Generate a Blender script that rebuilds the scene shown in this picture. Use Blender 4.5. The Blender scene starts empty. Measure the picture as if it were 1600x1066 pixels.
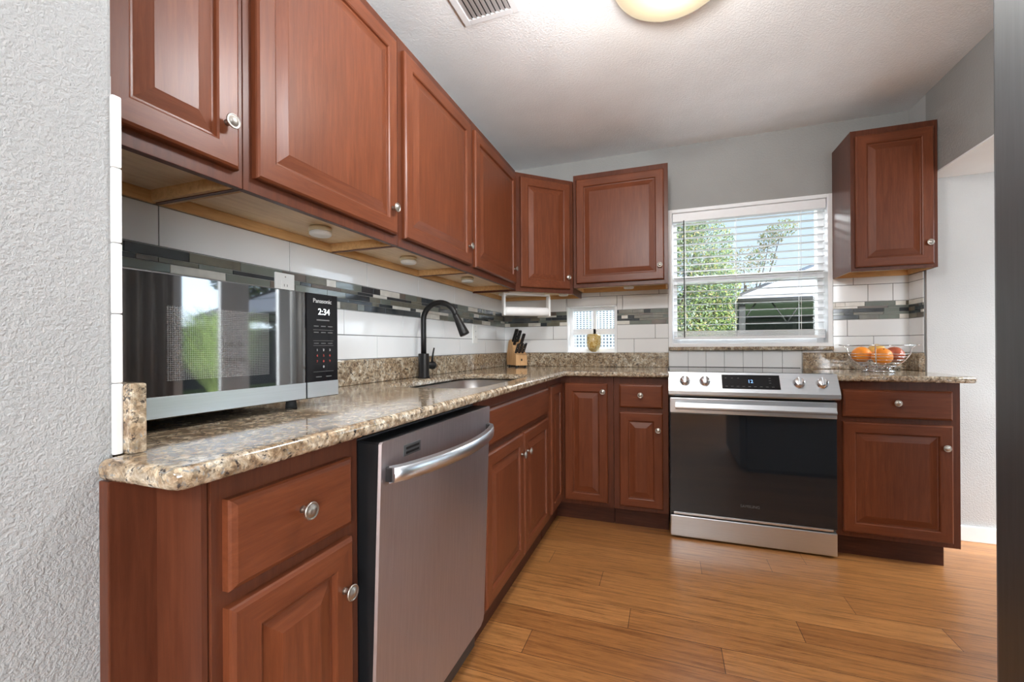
import bpy, bmesh, math, random
from mathutils import Vector, Matrix
random.seed(7)
PI = math.pi
SC = bpy.context.scene
COL = SC.collection

# ------------------------------------------------------------------ camera
cd = bpy.data.cameras.new('camera'); cam = bpy.data.objects.new('camera', cd); COL.objects.link(cam)
cd.sensor_width = 36.0; cd.lens = 673.53/1600*36; cd.shift_y = 8.256/1600; cd.shift_x = 0.7/1600
cd.clip_start = 0.02; cd.clip_end = 200
cam.matrix_world = (Matrix.Translation((1.2248, -3.2131, 1.0668)) @ Matrix.Rotation(0.3472, 4, 'Z')
                    @ Matrix.Rotation(PI/2+0.0002, 4, 'X') @ Matrix.Rotation(-0.006, 4, 'Z'))
SC.camera = cam
SC.view_settings.view_transform = 'Standard'; SC.view_settings.look = 'None'
SC.view_settings.gamma = 1.0; SC.view_settings.use_curve_mapping = False
SC.view_settings.exposure = 0.42
SC.cycles.max_bounces = 10; SC.cycles.diffuse_bounces = 6; SC.cycles.glossy_bounces = 5
SC.cycles.transmission_bounces = 8; SC.cycles.transparent_max_bounces = 12
SC.cycles.sample_clamp_indirect = 6.0; SC.cycles.caustics_reflective = False; SC.cycles.caustics_refractive = False
SC.cycles.use_denoising = True

# ------------------------------------------------------------------ world (day sky)
w = bpy.data.worlds.new('sky'); SC.world = w; w.use_nodes = True
nt = w.node_tree; nt.nodes.clear()
_o = nt.nodes.new('ShaderNodeOutputWorld'); _b = nt.nodes.new('ShaderNodeBackground')
_tc = nt.nodes.new('ShaderNodeTexCoord'); _sp = nt.nodes.new('ShaderNodeSeparateXYZ'); _r = nt.nodes.new('ShaderNodeValToRGB')
_r.color_ramp.elements[0].position = 0.0; _r.color_ramp.elements[0].color = (0.72, 0.84, 0.95, 1)
_r.color_ramp.elements[1].position = 0.75; _r.color_ramp.elements[1].color = (0.30, 0.52, 0.86, 1)
nt.links.new(_tc.outputs['Generated'], _sp.inputs[0]); nt.links.new(_sp.outputs['Z'], _r.inputs[0])
nt.links.new(_r.outputs[0], _b.inputs[0]); nt.links.new(_b.outputs[0], _o.inputs[0])
# extra sky brightness added toward the patio, for the microwave reflection and indoor fill
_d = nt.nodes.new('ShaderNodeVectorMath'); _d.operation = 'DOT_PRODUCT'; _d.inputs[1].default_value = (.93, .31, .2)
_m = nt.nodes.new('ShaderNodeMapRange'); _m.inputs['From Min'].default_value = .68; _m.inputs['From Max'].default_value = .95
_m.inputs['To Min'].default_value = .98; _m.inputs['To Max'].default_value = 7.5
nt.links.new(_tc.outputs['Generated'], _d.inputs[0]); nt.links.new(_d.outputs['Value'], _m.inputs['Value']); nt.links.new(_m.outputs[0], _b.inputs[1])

# ------------------------------------------------------------------ lights
def light(name, kind, loc, energy, color=(1,1,1), rot=None, aim=None, **kw):
    l = bpy.data.lights.new(name, kind); l.energy = energy; l.color = color
    for k, v in kw.items(): setattr(l, k, v)
    o = bpy.data.objects.new(name, l); COL.objects.link(o); o.location = loc
    if aim is not None: o.rotation_euler = (Vector(aim)-Vector(loc)).to_track_quat('-Z', 'Y').to_euler()
    elif rot: o.rotation_euler = rot
    return o
light('sun', 'SUN', (0,-8,12), 2.9, (1,.95,.86), aim=(-1.5, -1.0, 0), angle=0.01)
# patio-door, kitchen-window and ceiling-lamp light; pendant, living-room and side lights are added fill
light('added_pendant_fill', 'POINT', (1.12,-2.05,2.06), 33, (.95,.97,1), shadow_soft_size=0.09)  # out-of-frame pendant light, added to brighten ceiling and room
light('living_room_fill', 'AREA', (3.05,-6.40,1.5), 85, (0.90,.95,1), aim=(1.2,0,2.2), shape='RECTANGLE', size=1.0, size_y=1.7)  # added fill from behind the camera, set in an invented window
light('side_fill', 'AREA', (3.68,-5.65,1.5), 85, (.92,.96,1), aim=(1.0,-2.0,2.3), shape='RECTANGLE', size=1.4, size_y=1.6)  # second added fill, in an invented opening of the patio wall
light('patio_door_daylight', 'AREA', (5.0,-.9,3.0), 850, (.95,.98,1), aim=(3.2,-.7,0.6), shape='RECTANGLE', size=2.4, size_y=1.4)
light('kitchen_window_daylight', 'AREA', (1.75,1.25,2.62), 210, (.95,.98,1), aim=(1.2,-1.2,1.45), shape='RECTANGLE', size=2.2, size_y=.6)
light('ceiling_lamp_bulb', 'POINT', (1.25,-1.60,2.24), 4, (1,.88,.74), shadow_soft_size=0.04)
light('living_room_fill_point', 'POINT', (1.0,-5.2,2.27), 90, (1,.97,.92), shadow_soft_size=0.12)  # added soft fill behind the camera, no lamp modelled here

# ------------------------------------------------------------------ materials
def newmat(name):
    m = bpy.data.materials.new(name); m.use_nodes = True
    return m, m.node_tree, m.node_tree.nodes['Principled BSDF']
def N(t, typ, **kw):
    n = t.nodes.new(typ)
    for k, v in kw.items():
        if k in n.inputs: n.inputs[k].default_value = v
        else: setattr(n, k, v)
    return n
def ramp(t, stops, fac=None, interp='LINEAR'):
    r = t.nodes.new('ShaderNodeValToRGB'); r.color_ramp.interpolation = interp
    e = r.color_ramp.elements
    while len(e) < len(stops): e.new(0.5)
    for i, (p, c) in enumerate(stops):
        e[i].position = p; e[i].color = (c[0], c[1], c[2], 1)
    if fac is not None: t.links.new(fac, r.inputs[0])
    return r
def coords(t, scale=(1,1,1), rot=(0,0,0), kind='Object'):
    c = t.nodes.new('ShaderNodeTexCoord'); m = t.nodes.new('ShaderNodeMapping')
    m.inputs['Scale'].default_value = scale; m.inputs['Rotation'].default_value = rot
    t.links.new(c.outputs[kind], m.inputs[0]); return m.outputs[0]
def worldpos(t, scale=(1,1,1)):
    c = t.nodes.new('ShaderNodeNewGeometry'); m = t.nodes.new('ShaderNodeMapping')
    m.inputs['Scale'].default_value = scale
    t.links.new(c.outputs['Position'], m.inputs[0]); return m.outputs[0]
def noise(t, vec, scale, detail=3, rough=.55, dist=0):
    n = N(t, 'ShaderNodeTexNoise', Scale=scale, Detail=detail, Roughness=rough, Distortion=dist)
    t.links.new(vec, n.inputs['Vector']); return n.outputs['Fac']
def mix(t, fac, a, b, mode='MIX'):
    n = t.nodes.new('ShaderNodeMix'); n.data_type = 'RGBA'; n.blend_type = mode
    for sock, v in ((n.inputs[0], fac), (n.inputs[6], a), (n.inputs[7], b)):
        if hasattr(v, 'is_linked') or hasattr(v, 'links'): t.links.new(v, sock)
        elif isinstance(v, (int, float)): sock.default_value = v
        else: sock.default_value = (v[0], v[1], v[2], 1)
    return n.outputs[2]
def bump(t, bs, h, strength=.2, dist=.01):
    b = N(t, 'ShaderNodeBump', Strength=strength, Distance=dist)
    t.links.new(h, b.inputs['Height']); t.links.new(b.outputs[0], bs.inputs['Normal'])
def simple(name, col, rough=.5, metal=0, spec=.5, var=.06, vs=12, bmp=0, bs_=60, coat=0):
    m, t, b = newmat(name)
    v = coords(t)
    n = noise(t, v, vs)
    lo = tuple(c*(1-var) for c in col); hi = tuple(min(1, c*(1+var)) for c in col)
    r = ramp(t, [(.3, lo), (.7, hi)], n); t.links.new(r.outputs[0], b.inputs['Base Color'])
    b.inputs['Roughness'].default_value = rough; b.inputs['Metallic'].default_value = metal
    b.inputs['Specular IOR Level'].default_value = spec; b.inputs['Coat Weight'].default_value = coat
    if bmp: bump(t, b, noise(t, v, bs_), bmp, .002)
    return m
def wood(name, dark, mid, light_, axis='z', rough=.38, coat=.18, sc=1.0):
    m, t, b = newmat(name)
    s = {'z': (34*sc, 34*sc, 2.6*sc), 'x': (2.6*sc, 34*sc, 34*sc)}[axis]
    v = coords(t, s)
    g = noise(t, v, 2.2, 6, .62, .5)
    big = noise(t, coords(t, (3, 3, 1.4)), 1.6, 2)
    f = noise(t, coords(t, tuple(q*5 for q in s)), 3.0, 3, .6)
    r = ramp(t, [(.28, dark), (.5, mid), (.75, light_)], g)
    r2 = ramp(t, [(.3, (.86,.85,.84)), (.7, (1.08,1.07,1.06))], big)
    c = mix(t, 1.0, r.outputs[0], r2.outputs[0], 'MULTIPLY')
    r3 = ramp(t, [(.35, (.90,.90,.90)), (.6, (1.02,1.02,1.02))], f)
    c = mix(t, .6, c, r3.outputs[0], 'MULTIPLY')
    t.links.new(c, b.inputs['Base Color'])
    b.inputs['Roughness'].default_value = rough; b.inputs['Coat Weight'].default_value = coat
    b.inputs['Coat Roughness'].default_value = .34; b.inputs['Specular IOR Level'].default_value = .18
    bump(t, b, f, .05, .0006)
    return m
CH_D, CH_M, CH_L = (.104,.0275,.0108), (.132,.0365,.0142), (.170,.0500,.0205)
M = {}
M['cherry'] = wood('cherry_wood', CH_D, CH_M, CH_L, 'z')
M['cherry_h'] = wood('cherry_wood_crosswise', CH_D, CH_M, CH_L, 'x')
M['cherry_frame'] = wood('cherry_frame_wood', (.072,.0205,.0100), (.094,.028,.0135), (.120,.037,.0175), 'z', rough=.34)
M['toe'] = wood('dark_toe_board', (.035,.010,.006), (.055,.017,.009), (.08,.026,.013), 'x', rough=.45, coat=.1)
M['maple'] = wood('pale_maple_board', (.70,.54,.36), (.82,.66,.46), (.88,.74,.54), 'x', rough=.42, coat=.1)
M['maple_rail'] = wood('orange_maple_rail', (.50,.29,.12), (.62,.38,.17), (.70,.45,.22), 'x', rough=.5, coat=0)
M['block'] = wood('beech_block', (.50,.28,.12), (.62,.37,.18), (.70,.45,.23), 'z', rough=.45, coat=.05)

def wallpaint(name, col, strength=.35, scale=75, rough=.6, d=.004, spec=.25):
    m, t, b = newmat(name)
    v = worldpos(t)
    a = noise(t, v, scale, 3, .6, .3); c2 = noise(t, v, 3.5, 2)
    lo = tuple(c*.96 for c in col); hi = tuple(min(1, c*1.03) for c in col)
    t.links.new(ramp(t, [(.3, lo), (.7, hi)], c2).outputs[0], b.inputs['Base Color'])
    rr = ramp(t, [(.38, (0,0,0)), (.62, (1,1,1))], a)
    bump(t, b, rr.outputs[0], strength, d)
    b.inputs['Roughness'].default_value = rough; b.inputs['Specular IOR Level'].default_value = spec
    return m
M['wall'] = wallpaint('grey_wall_paint', (.325,.325,.313), .25, 90, d=.002)
M['wall_rough'] = wallpaint('heavy_texture_grey_paint', (.35,.358,.356), .42, 185, d=.004)
M['wall_dining'] = wallpaint('light_grey_orange_peel_paint', (.50,.505,.50), .3, 150, d=.003)
M['ceiling'] = wallpaint('white_ceiling_texture', (.91,.92,.925), .35, 110, d=.003)
M['white_paint'] = wallpaint('white_plain_paint', (.88,.89,.90), .1, 90, d=.001)
M['trim'] = simple('white_trim_enamel', (.80,.81,.82), .35, var=.02)
M['vinyl'] = simple('white_vinyl', (.86,.87,.88), .32, var=.02)
M['tile'] = simple('white_glazed_tile', (.78,.79,.79), .07, var=.025, vs=3, bmp=.06, bs_=9)
M['grout'] = simple('grey_grout', (.20,.20,.20), .85, var=.12, vs=60)
M['mosaic_grout'] = simple('pale_mosaic_grout', (.36,.36,.34), .8, var=.1, vs=60)
M['slate'] = simple('slate_glass', (.045,.052,.056), .08, var=.35, vs=9)
M['olive'] = simple('olive_stone', (.13,.12,.085), .3, var=.3, vs=14)
M['sage'] = simple('sage_glass', (.17,.19,.165), .06, var=.15, vs=9)
M['marble'] = simple('cream_marble', (.66,.64,.58), .25, var=.12, vs=20)
M['brownstone'] = simple('brown_stone', (.12,.095,.075), .35, var=.25, vs=16)

def granite():
    m, t, b = newmat('speckled_granite')
    v = worldpos(t)
    n1 = noise(t, v, 5, 4, .6, 1.0); n2 = noise(t, v, 42, 5, .7, .5)
    base = ramp(t, [(.26, (.085,.055,.033)), (.42, (.25,.175,.105)), (.53, (.40,.325,.225)), (.66, (.58,.53,.44)), (.85, (.47,.47,.44))], n2)
    cl = ramp(t, [(.35, (.78,.68,.56)), (.65, (1.08,1.10,1.10))], n1)
    c = mix(t, 1.0, base.outputs[0], cl.outputs[0], 'MULTIPLY')
    vo = N(t, 'ShaderNodeTexVoronoi', Scale=150); t.links.new(v, vo.inputs['Vector'])
    vbw = N(t, 'ShaderNodeRGBToBW'); t.links.new(vo.outputs['Color'], vbw.inputs[0])
    n3 = noise(t, v, 85, 4, .7)
    dk = ramp(t, [(.56, (0,0,0)), (.64, (1,1,1))], n3)
    c = mix(t, dk.outputs[0], c, (.035,.028,.026))
    n4 = noise(t, v, 60, 3, .6, 2.0)
    gy = ramp(t, [(.60, (0,0,0)), (.68, (1,1,1))], n4)
    c = mix(t, gy.outputs[0], c, (.20,.205,.20))
    sh = ramp(t, [(.0, (.72,.72,.72)), (.5, (1.15,1.15,1.15))], vo.outputs['Distance'])
    c = mix(t, .45, c, vbw.outputs[0], 'OVERLAY')
    hs = N(t, 'ShaderNodeHueSaturation', Saturation=.9, Value=1.0); t.links.new(c, hs.inputs['Color'])
    t.links.new(hs.outputs[0], b.inputs['Base Color'])
    b.inputs['Roughness'].default_value = .09; b.inputs['Specular IOR Level'].default_value = .6
    bump(t, b, n3, .02, .0004)
    return m
M['granite'] = granite()

def floor_mat():
    m, t, b = newmat('strand_bamboo_planks')
    v = worldpos(t)
    br = N(t, 'ShaderNodeTexBrick', Scale=1.0, **{'Mortar Size': .0012, 'Mortar Smooth': .3, 'Brick Width': 1.25, 'Row Height': .128, 'Bias': 0.0})
    br.offset = 0.0
    sx = t.nodes.new('ShaderNodeSeparateXYZ'); t.links.new(v, sx.inputs[0])
    def mth(op, a, b_=None):
        n_ = t.nodes.new('ShaderNodeMath'); n_.operation = op
        for k_, q_ in enumerate((a, b_)):
            if q_ is None: continue
            if isinstance(q_, (int, float)): n_.inputs[k_].default_value = q_
            else: t.links.new(q_, n_.inputs[k_])
        return n_.outputs[0]
    row = mth('FLOOR', mth('DIVIDE', sx.outputs['Y'], .128))
    wn = t.nodes.new('ShaderNodeTexWhiteNoise'); wn.noise_dimensions = '1D'; t.links.new(row, wn.inputs['W'])
    cx_ = t.nodes.new('ShaderNodeCombineXYZ'); t.links.new(mth('ADD', sx.outputs['X'], mth('MULTIPLY', wn.outputs['Value'], 1.25)), cx_.inputs[0]); t.links.new(sx.outputs['Y'], cx_.inputs[1])
    br.inputs['Color1'].default_value = (.0,.0,.0,1); br.inputs['Color2'].default_value = (1,1,1,1); br.inputs['Mortar'].default_value = (.5,.5,.5,1)
    t.links.new(cx_.outputs[0], br.inputs['Vector'])
    pl = ramp(t, [(0, (.265,.105,.031)), (.5, (.315,.132,.040)), (1, (.375,.165,.053))], br.outputs['Color'])
    g = noise(t, worldpos(t, (3.2, 60, 1)), 1.0, 5, .65, .6)
    g2 = noise(t, worldpos(t, (14, 260, 1)), 1.0, 4, .7, .3)
    gr = ramp(t, [(.3, (.55,.50,.46)), (.5, (1,1,1)), (.72, (1.28,1.28,1.26))], g)
    gr2 = ramp(t, [(.33, (.50,.46,.42)), (.48, (1,1,1)), (.8, (1.15,1.15,1.1))], g2)
    c = mix(t, 1, pl.outputs[0], gr.outputs[0], 'MULTIPLY'); c = mix(t, .75, c, gr2.outputs[0], 'MULTIPLY')
    c = mix(t, br.outputs['Fac'], c, (.05,.02,.01))
    t.links.new(c, b.inputs['Base Color'])
    b.inputs['Roughness'].default_value = .33; b.inputs['Coat Weight'].default_value = .25; b.inputs['Coat Roughness'].default_value = .22
    bump(t, b, g2, .08, .0008)
    return m
M['floor'] = floor_mat()

def steel(name, col, rough=.27, stretch=(2,2,90), var=.10, smudge=.12):
    m, t, b = newmat(name)
    n = noise(t, coords(t, stretch), 3, 3, .6); s = noise(t, coords(t), 2.5, 1, .4, 0)
    lo = tuple(c*(1-var) for c in col)
    t.links.new(ramp(t, [(.3, lo), (.7, col)], n).outputs[0], b.inputs['Base Color'])
    rr = ramp(t, [(.1, (rough-smudge/3,)*3), (.9, (rough+smudge,)*3)], s)
    t.links.new(rr.outputs[0], b.inputs['Roughness'])
    b.inputs['Metallic'].default_value = 1
    bump(t, b, n, .03, .0005)
    return m
M['steel'] = steel('brushed_steel', (.72,.77,.82), .30, (2,2,90), .06, .05)
M['steel_dw'] = steel('pinkish_stained_steel', (.46,.415,.425), .40, (60,60,2), .10, .10)
M['steel_dark'] = steel('dark_stainless', (.19,.20,.205), .42, (50,50,2))
M['chrome'] = simple('chrome', (.75,.75,.76), .12, 1, var=.03)
M['nickel'] = simple('antique_nickel', (.42,.39,.35), .38, 1, var=.15, vs=40)
M['black'] = simple('matte_black_metal', (.009,.0085,.0085), .36, 0, .25)
M['black_plastic'] = simple('black_plastic', (.012,.012,.013), .35, 0, .5)
M['rubber'] = simple('dark_rubber', (.02,.02,.02), .7)
M['blackglass'] = simple('black_mirror_glass', (.012,.013,.015), .03, 0, 1.0, var=.02)
M['blackglass'].node_tree.nodes['Principled BSDF'].inputs['IOR'].default_value = 1.8
M['ovenglass'] = simple('dark_oven_glass', (.012,.015,.019), .04, 0, .6, var=.02)
M['panelblack'] = simple('glossy_black_panel', (.008,.008,.009), .10, 0, .22, var=.02)
M['cooktop'] = simple('ceramic_glass_top', (.02,.022,.025), .05, 0, .9, var=.02)
M['wplastic'] = simple('white_plastic', (.82,.82,.80), .35, var=.02)
M['iron'] = simple('grey_sink_steel', (.62,.63,.64), .33, 1, var=.08)
M['yel'] = simple('aged_cream_plastic', (.66,.57,.38), .35, var=.05)
M['orange'] = simple('orange_peel', (.85,.27,.02), .42, var=.12, bmp=.35, bs_=260)
M['apple'] = simple('red_apple_skin', (.42,.10,.045), .3, var=.35, vs=22)
M['mango'] = simple('yellow_pear_skin', (.72,.46,.12), .4, var=.25, vs=25)
M['stem'] = simple('brown_stem', (.06,.035,.015), .7)
M['curtain'] = simple('grey_beige_curtain', (.30,.28,.255), .9, var=.06)
M['grass'] = simple('lawn', (.09,.15,.04), .9, var=.4, vs=8)
M['leafA'] = simple('bright_leaf', (.26,.33,.085), .5, var=.5, vs=1.2)
M['leafB'] = simple('deep_leaf', (.07,.13,.04), .5, var=.5, vs=1.5)
M['leafC'] = simple('autumn_leaf', (.50,.38,.16), .5, var=.4, vs=2)
M['leafD'] = simple('silver_green_leaf', (.30,.36,.25), .45, var=.35, vs=3)
M['bark'] = simple('grey_bark', (.16,.13,.10), .9, var=.3)
M['stucco'] = simple('outside_stucco', (.55,.53,.50), .9, var=.1)
M['fence'] = simple('grey_fence_boards', (.16,.16,.17), .85, var=.2)
M['frame_dark'] = simple('dark_aluminium', (.06,.058,.055), .5)
M['canopy'] = simple('pale_canopy_panel', (.62,.60,.62), .6, var=.05)
M['screen_dark'] = simple('dark_shade_cloth', (.10,.10,.105), .9, var=.2)
M['lattice'] = simple('white_lattice', (.70,.72,.76), .5, var=.03)
M['bluegrey'] = simple('blue_grey_siding', (.16,.21,.27), .8, var=.1)
M['concrete'] = simple('patio_concrete', (.42,.41,.39), .85, var=.1)
M['slat'] = simple('white_blind_slat', (.52,.52,.53), .4, var=.02)
M['cord'] = simple('dark_wand', (.05,.05,.05), .4)
M['towel'] = simple('white_paper_towel', (.85,.85,.84), .9, var=.02, bmp=.3, bs_=200)

def emis(name, col, s):
    m, t, b = newmat(name)
    b.inputs['Base Color'].default_value = (col[0], col[1], col[2], 1)
    b.inputs['Emission Color'].default_value = (col[0], col[1], col[2], 1); b.inputs['Emission Strength'].default_value = s
    b.inputs['Roughness'].default_value = .4
    return m
M['lampglass'] = emis('cream_lamp_glass', (1.0,.84,.56), .50); M['lampglass'].node_tree.nodes['Principled BSDF'].inputs['Base Color'].default_value = (.30,.25,.17,1)
M['display'] = emis('white_display_digits', (.9,.97,1), 1.0)
M['display_blue'] = emis('blue_display_digits', (.25,.5,1), .8)
M['print'] = simple('pale_print', (.45,.45,.45), .5, var=.02)
M['print_dim'] = simple('dim_print', (.12,.12,.12), .5, var=.02)
M['print_red'] = simple('red_print', (.40,.05,.04), .5, var=.02)

def glass(name, tint=(1,1,1), refl=.06):
    m = bpy.data.materials.new(name); m.use_nodes = True; t = m.node_tree; t.nodes.clear()
    o = t.nodes.new('ShaderNodeOutputMaterial'); mx = t.nodes.new('ShaderNodeMixShader')
    tr = t.nodes.new('ShaderNodeBsdfTransparent'); gl = t.nodes.new('ShaderNodeBsdfGlossy')
    tr.inputs[0].default_value = (tint[0], tint[1], tint[2], 1); gl.inputs['Roughness'].default_value = .02
    mx.inputs[0].default_value = refl
    t.links.new(tr.outputs[0], mx.inputs[1]); t.links.new(gl.outputs[0], mx.inputs[2]); t.links.new(mx.outputs[0], o.inputs[0])
    return m
M['pane'] = glass('window_glass', (.97,.98,.98), .025)
def amber():
    m, t, b = newmat('amber_glass')
    v = coords(t); n = noise(t, v, 45, 3, .6, 1.5)
    t.links.new(ramp(t, [(.35, (.62,.36,.08)), (.48, (.95,.72,.28)), (.7, (1.0,.90,.60))], n).outputs[0], b.inputs['Base Color'])
    b.inputs['Roughness'].default_value = .12; b.inputs['Transmission Weight'].default_value = .45
    bump(t, b, n, .6, .004); return m
M['amber'] = amber()

# ------------------------------------------------------------------ mesh helpers
class MB:
    def __init__(s): s.bm = bmesh.new(); s.mi = 0
    def _tag(s, faces):
        for f in faces: f.material_index = s.mi
    def quad(s, *p):
        f = s.bm.faces.new([s.bm.verts.new(q) for q in p]); f.material_index = s.mi; return f
    def box(s, x0, x1, y0, y1, z0, z1, bev=0):
        r = bmesh.ops.create_cube(s.bm, size=1.0)
        vs = r['verts']
        for v in vs:
            v.co = Vector(((x0+x1)/2+v.co.x*(x1-x0), (y0+y1)/2+v.co.y*(y1-y0), (z0+z1)/2+v.co.z*(z1-z0)))
        fs = set(f for v in vs for f in v.link_faces); s._tag(fs)
        if bev:
            es = list(set(e for v in vs for e in v.link_edges))
            r2 = bmesh.ops.bevel(s.bm, geom=es, offset=bev, segments=2, profile=.6, affect='EDGES')
            s._tag(r2['faces'])
        return s
    def prism(s, pts, z0, z1, bev=0, axis='z'):
        def P(a, b, c): return {'z': (a, b, c), 'y': (a, c, b), 'x': (c, a, b)}[axis]
        lo = [s.bm.verts.new(P(a, b, z0)) for a, b in pts]; hi = [s.bm.verts.new(P(a, b, z1)) for a, b in pts]
        n = len(pts); fs = [s.bm.faces.new(lo[::-1]), s.bm.faces.new(hi)]
        for i in range(n): fs.append(s.bm.faces.new((lo[i], lo[(i+1) % n], hi[(i+1) % n], hi[i])))
        s._tag(fs)
        if bev:
            es = [e for e in fs[1].edges] + [e for e in fs[0].edges]
            r2 = bmesh.ops.bevel(s.bm, geom=es, offset=bev, segments=4, profile=.5, affect='EDGES'); s._tag(r2['faces'])
        return s
    def lathe(s, prof, seg=24, mat=None):
        """prof: (radius, height) along +z; mat maps to place."""
        mat = mat or Matrix()
        rings = []
        for r, h in prof:
            if r < 1e-6: rings.append([s.bm.verts.new(mat @ Vector((0, 0, h)))])
            else: rings.append([s.bm.verts.new(mat @ Vector((r*math.cos(2*PI*i/seg), r*math.sin(2*PI*i/seg), h))) for i in range(seg)])
        for a, b in zip(rings, rings[1:]):
            for i in range(seg):
                j = (i+1) % seg
                if len(a) == 1 and len(b) == 1: continue
                vs = (a[0], b[j], b[i]) if len(a) == 1 else ((a[i], a[j], b[0]) if len(b) == 1 else (a[i], a[j], b[j], b[i]))
                f = s.bm.faces.new(vs); f.smooth = True; f.material_index = s.mi
        return s
    def tube(s, pts, r, seg=10, closed=False, cap=True):
        pts = [Vector(p) for p in pts]; n = len(pts); rs = r if isinstance(r, (list, tuple)) else [r]*n
        rings = []; up = None
        for i, p in enumerate(pts):
            if closed: d = pts[(i+1) % n]-pts[i-1]
            else: d = (pts[min(i+1, n-1)]-pts[max(i-1, 0)])
            d.normalize()
            if up is None:
                up = Vector((0, 0, 1)) if abs(d.z) < .9 else Vector((1, 0, 0))
            a = d.cross(up)
            if a.length < 1e-4: a = d.cross(Vector((0, 1, 0)))
            a.normalize(); b = a.cross(d); b.normalize(); up = b
            rings.append([s.bm.verts.new(p+a*rs[i]*math.cos(2*PI*k/seg)+b*rs[i]*math.sin(2*PI*k/seg)) for k in range(seg)])
        m = n if closed else n-1
        for i in range(m):
            A, B = rings[i], rings[(i+1) % n]
            for k in range(seg):
                f = s.bm.faces.new((A[k], A[(k+1) % seg], B[(k+1) % seg], B[k])); f.smooth = True; f.material_index = s.mi
        if cap and not closed:
            for R in (rings[0], rings[-1]):
                f = s.bm.faces.new(R); f.material_index = s.mi
        return s
    def nest(s, x0, x1, z0, z1, loops, y0=0, mats=None):
        """nested rectangle relief facing -y. loops: (inset, depth)."""
        prev = None
        for ins, d in loops:
            a = [s.bm.verts.new(p) for p in ((x0+ins, y0-d, z0+ins), (x1-ins, y0-d, z0+ins), (x1-ins, y0-d, z1-ins), (x0+ins, y0-d, z1-ins))]
            if prev is None:
                s._tag([s.bm.faces.new(a[::-1])])
            else:
                for i in range(4):
                    f = s.bm.faces.new((prev[i], prev[(i+1) % 4], a[(i+1) % 4], a[i]))
                    f.material_index = (1 if i in (0, 2) else 0) if mats else s.mi
            prev = a
        s._tag([s.bm.faces.new(prev)])
        return s
    def build(s, name, mat, parent=None, smooth=None):
        bmesh.ops.recalc_face_normals(s.bm, faces=s.bm.faces)
        me = bpy.data.meshes.new(name); s.bm.to_mesh(me); s.bm.free()
        for m in (mat if isinstance(mat, (list, tuple)) else [mat]): me.materials.append(m)
        o = bpy.data.objects.new(name, me); COL.objects.link(o)
        if parent is not None: o.parent = parent
        if smooth:
            for p in me.polygons: p.use_smooth = True
        return o
def tag(o, label=None, cat=None, group=None, kind=None):
    if label: o['label'] = label
    if cat: o['category'] = cat
    if group: o['group'] = group
    if kind: o['kind'] = kind
    return o
def thing(name, label, cat, loc=(0,0,0), rz=0, group=None):
    o = bpy.data.objects.new(name, None); COL.objects.link(o); o.location = loc; o.rotation_euler = (0,0,rz)
    o.empty_display_size = .05
    return tag(o, label, cat, group)
def struct(name, mb, mat, parent=None):
    o = mb.build(name, mat, parent)
    if parent is None: o['kind'] = 'structure'
    return o
def box(x0, x1, y0, y1, z0, z1, bev=0): return MB().box(x0, x1, y0, y1, z0, z1, bev)
def text(name, body, size, mat, parent, M4, depth=.0004):
    c = bpy.data.curves.new('t', 'FONT'); c.body = body; c.size = size; c.extrude = depth; c.align_x = 'CENTER'; c.align_y = 'CENTER'
    o = bpy.data.objects.new('t', c); COL.objects.link(o)
    dg = bpy.context.evaluated_depsgraph_get(); me = bpy.data.meshes.new_from_object(o.evaluated_get(dg))
    bpy.data.objects.remove(o); bpy.data.curves.remove(c)
    me.transform(M4); me.materials.clear(); me.materials.append(mat)
    q = bpy.data.objects.new(name, me); COL.objects.link(q)
    if parent is not None: q.parent = parent
    return q
FACE = Matrix.Rotation(PI/2, 4, 'X')     # text plane xy -> xz facing -y
def face_at(x, y, z): return Matrix.Translation((x, y, z)) @ FACE
def copy_tree(o, parent=None):
    c = o.copy(); COL.objects.link(c)
    if parent is not None: c.parent = parent
    for ch in list(o.children): copy_tree(ch, c)
    return c

# ------------------------------------------------------------------ key dimensions (metres)
CT, CB = .914, .884
ZC = 2.453
XR0, XR1 = 1.2312, 2.0177
XC = 2.579

# ------------------------------------------------------------------ room shell
struct('floor', box(-.2, 3.9, -6.7, .70, -.08, 0), M['floor'])
struct('ceiling', box(-.2, 3.9, -6.7, .70, ZC, ZC+.12), M['ceiling'])
def wall_with_holes(name, mat, x0, x1, z0, z1, holes, y0, y1, swap=False):
    xs = sorted({x0, x1, *[h[0] for h in holes], *[h[1] for h in holes]}); zs = sorted({z0, z1, *[h[2] for h in holes], *[h[3] for h in holes]})
    mb = MB()
    for a, b in zip(xs, xs[1:]):
        run = None
        for c, d in zip(zs, zs[1:]):
            mx_, mz = (a+b)/2, (c+d)/2
            solid = not any(h[0] < mx_ < h[1] and h[2] < mz < h[3] for h in holes)
            if solid: run = (run[0], d) if run else (c, d)
            if (not solid or d == zs[-1]) and run:
                if swap: mb.box(y0, y1, a, b, run[0], run[1])
                else: mb.box(a, b, y0, y1, run[0], run[1])
                run = None
    return struct(name, mb, mat)
WX0, WX1, WZ0, WZ1 = 1.246, 2.180, 1.075, 1.997
SX0, SX1, SZ0, SZ1 = .512, .881, 1.017, 1.364
wall_with_holes('wall_back', M['wall'], -.2, XC, 0, ZC, [(WX0, WX1, WZ0, WZ1), (SX0, SX1, SZ0, SZ1)], 0, .16)
struct('wall_left', box(-.2, 0, -6.7, 0, 0, ZC), M['wall'])
struct('wall_left_stub', box(0, .478, -3.7, -2.8265, 0, ZC, .005), M['wall_rough'])
struct('wall_right', MB().box(XC, XC+.55, -2.12, -.18, 1.988, ZC), M['wall'])
struct('ceiling_soffit', box(XC, XC+.55, -2.12, -.18, 1.980, 1.9875), M['white_paint'])
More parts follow.
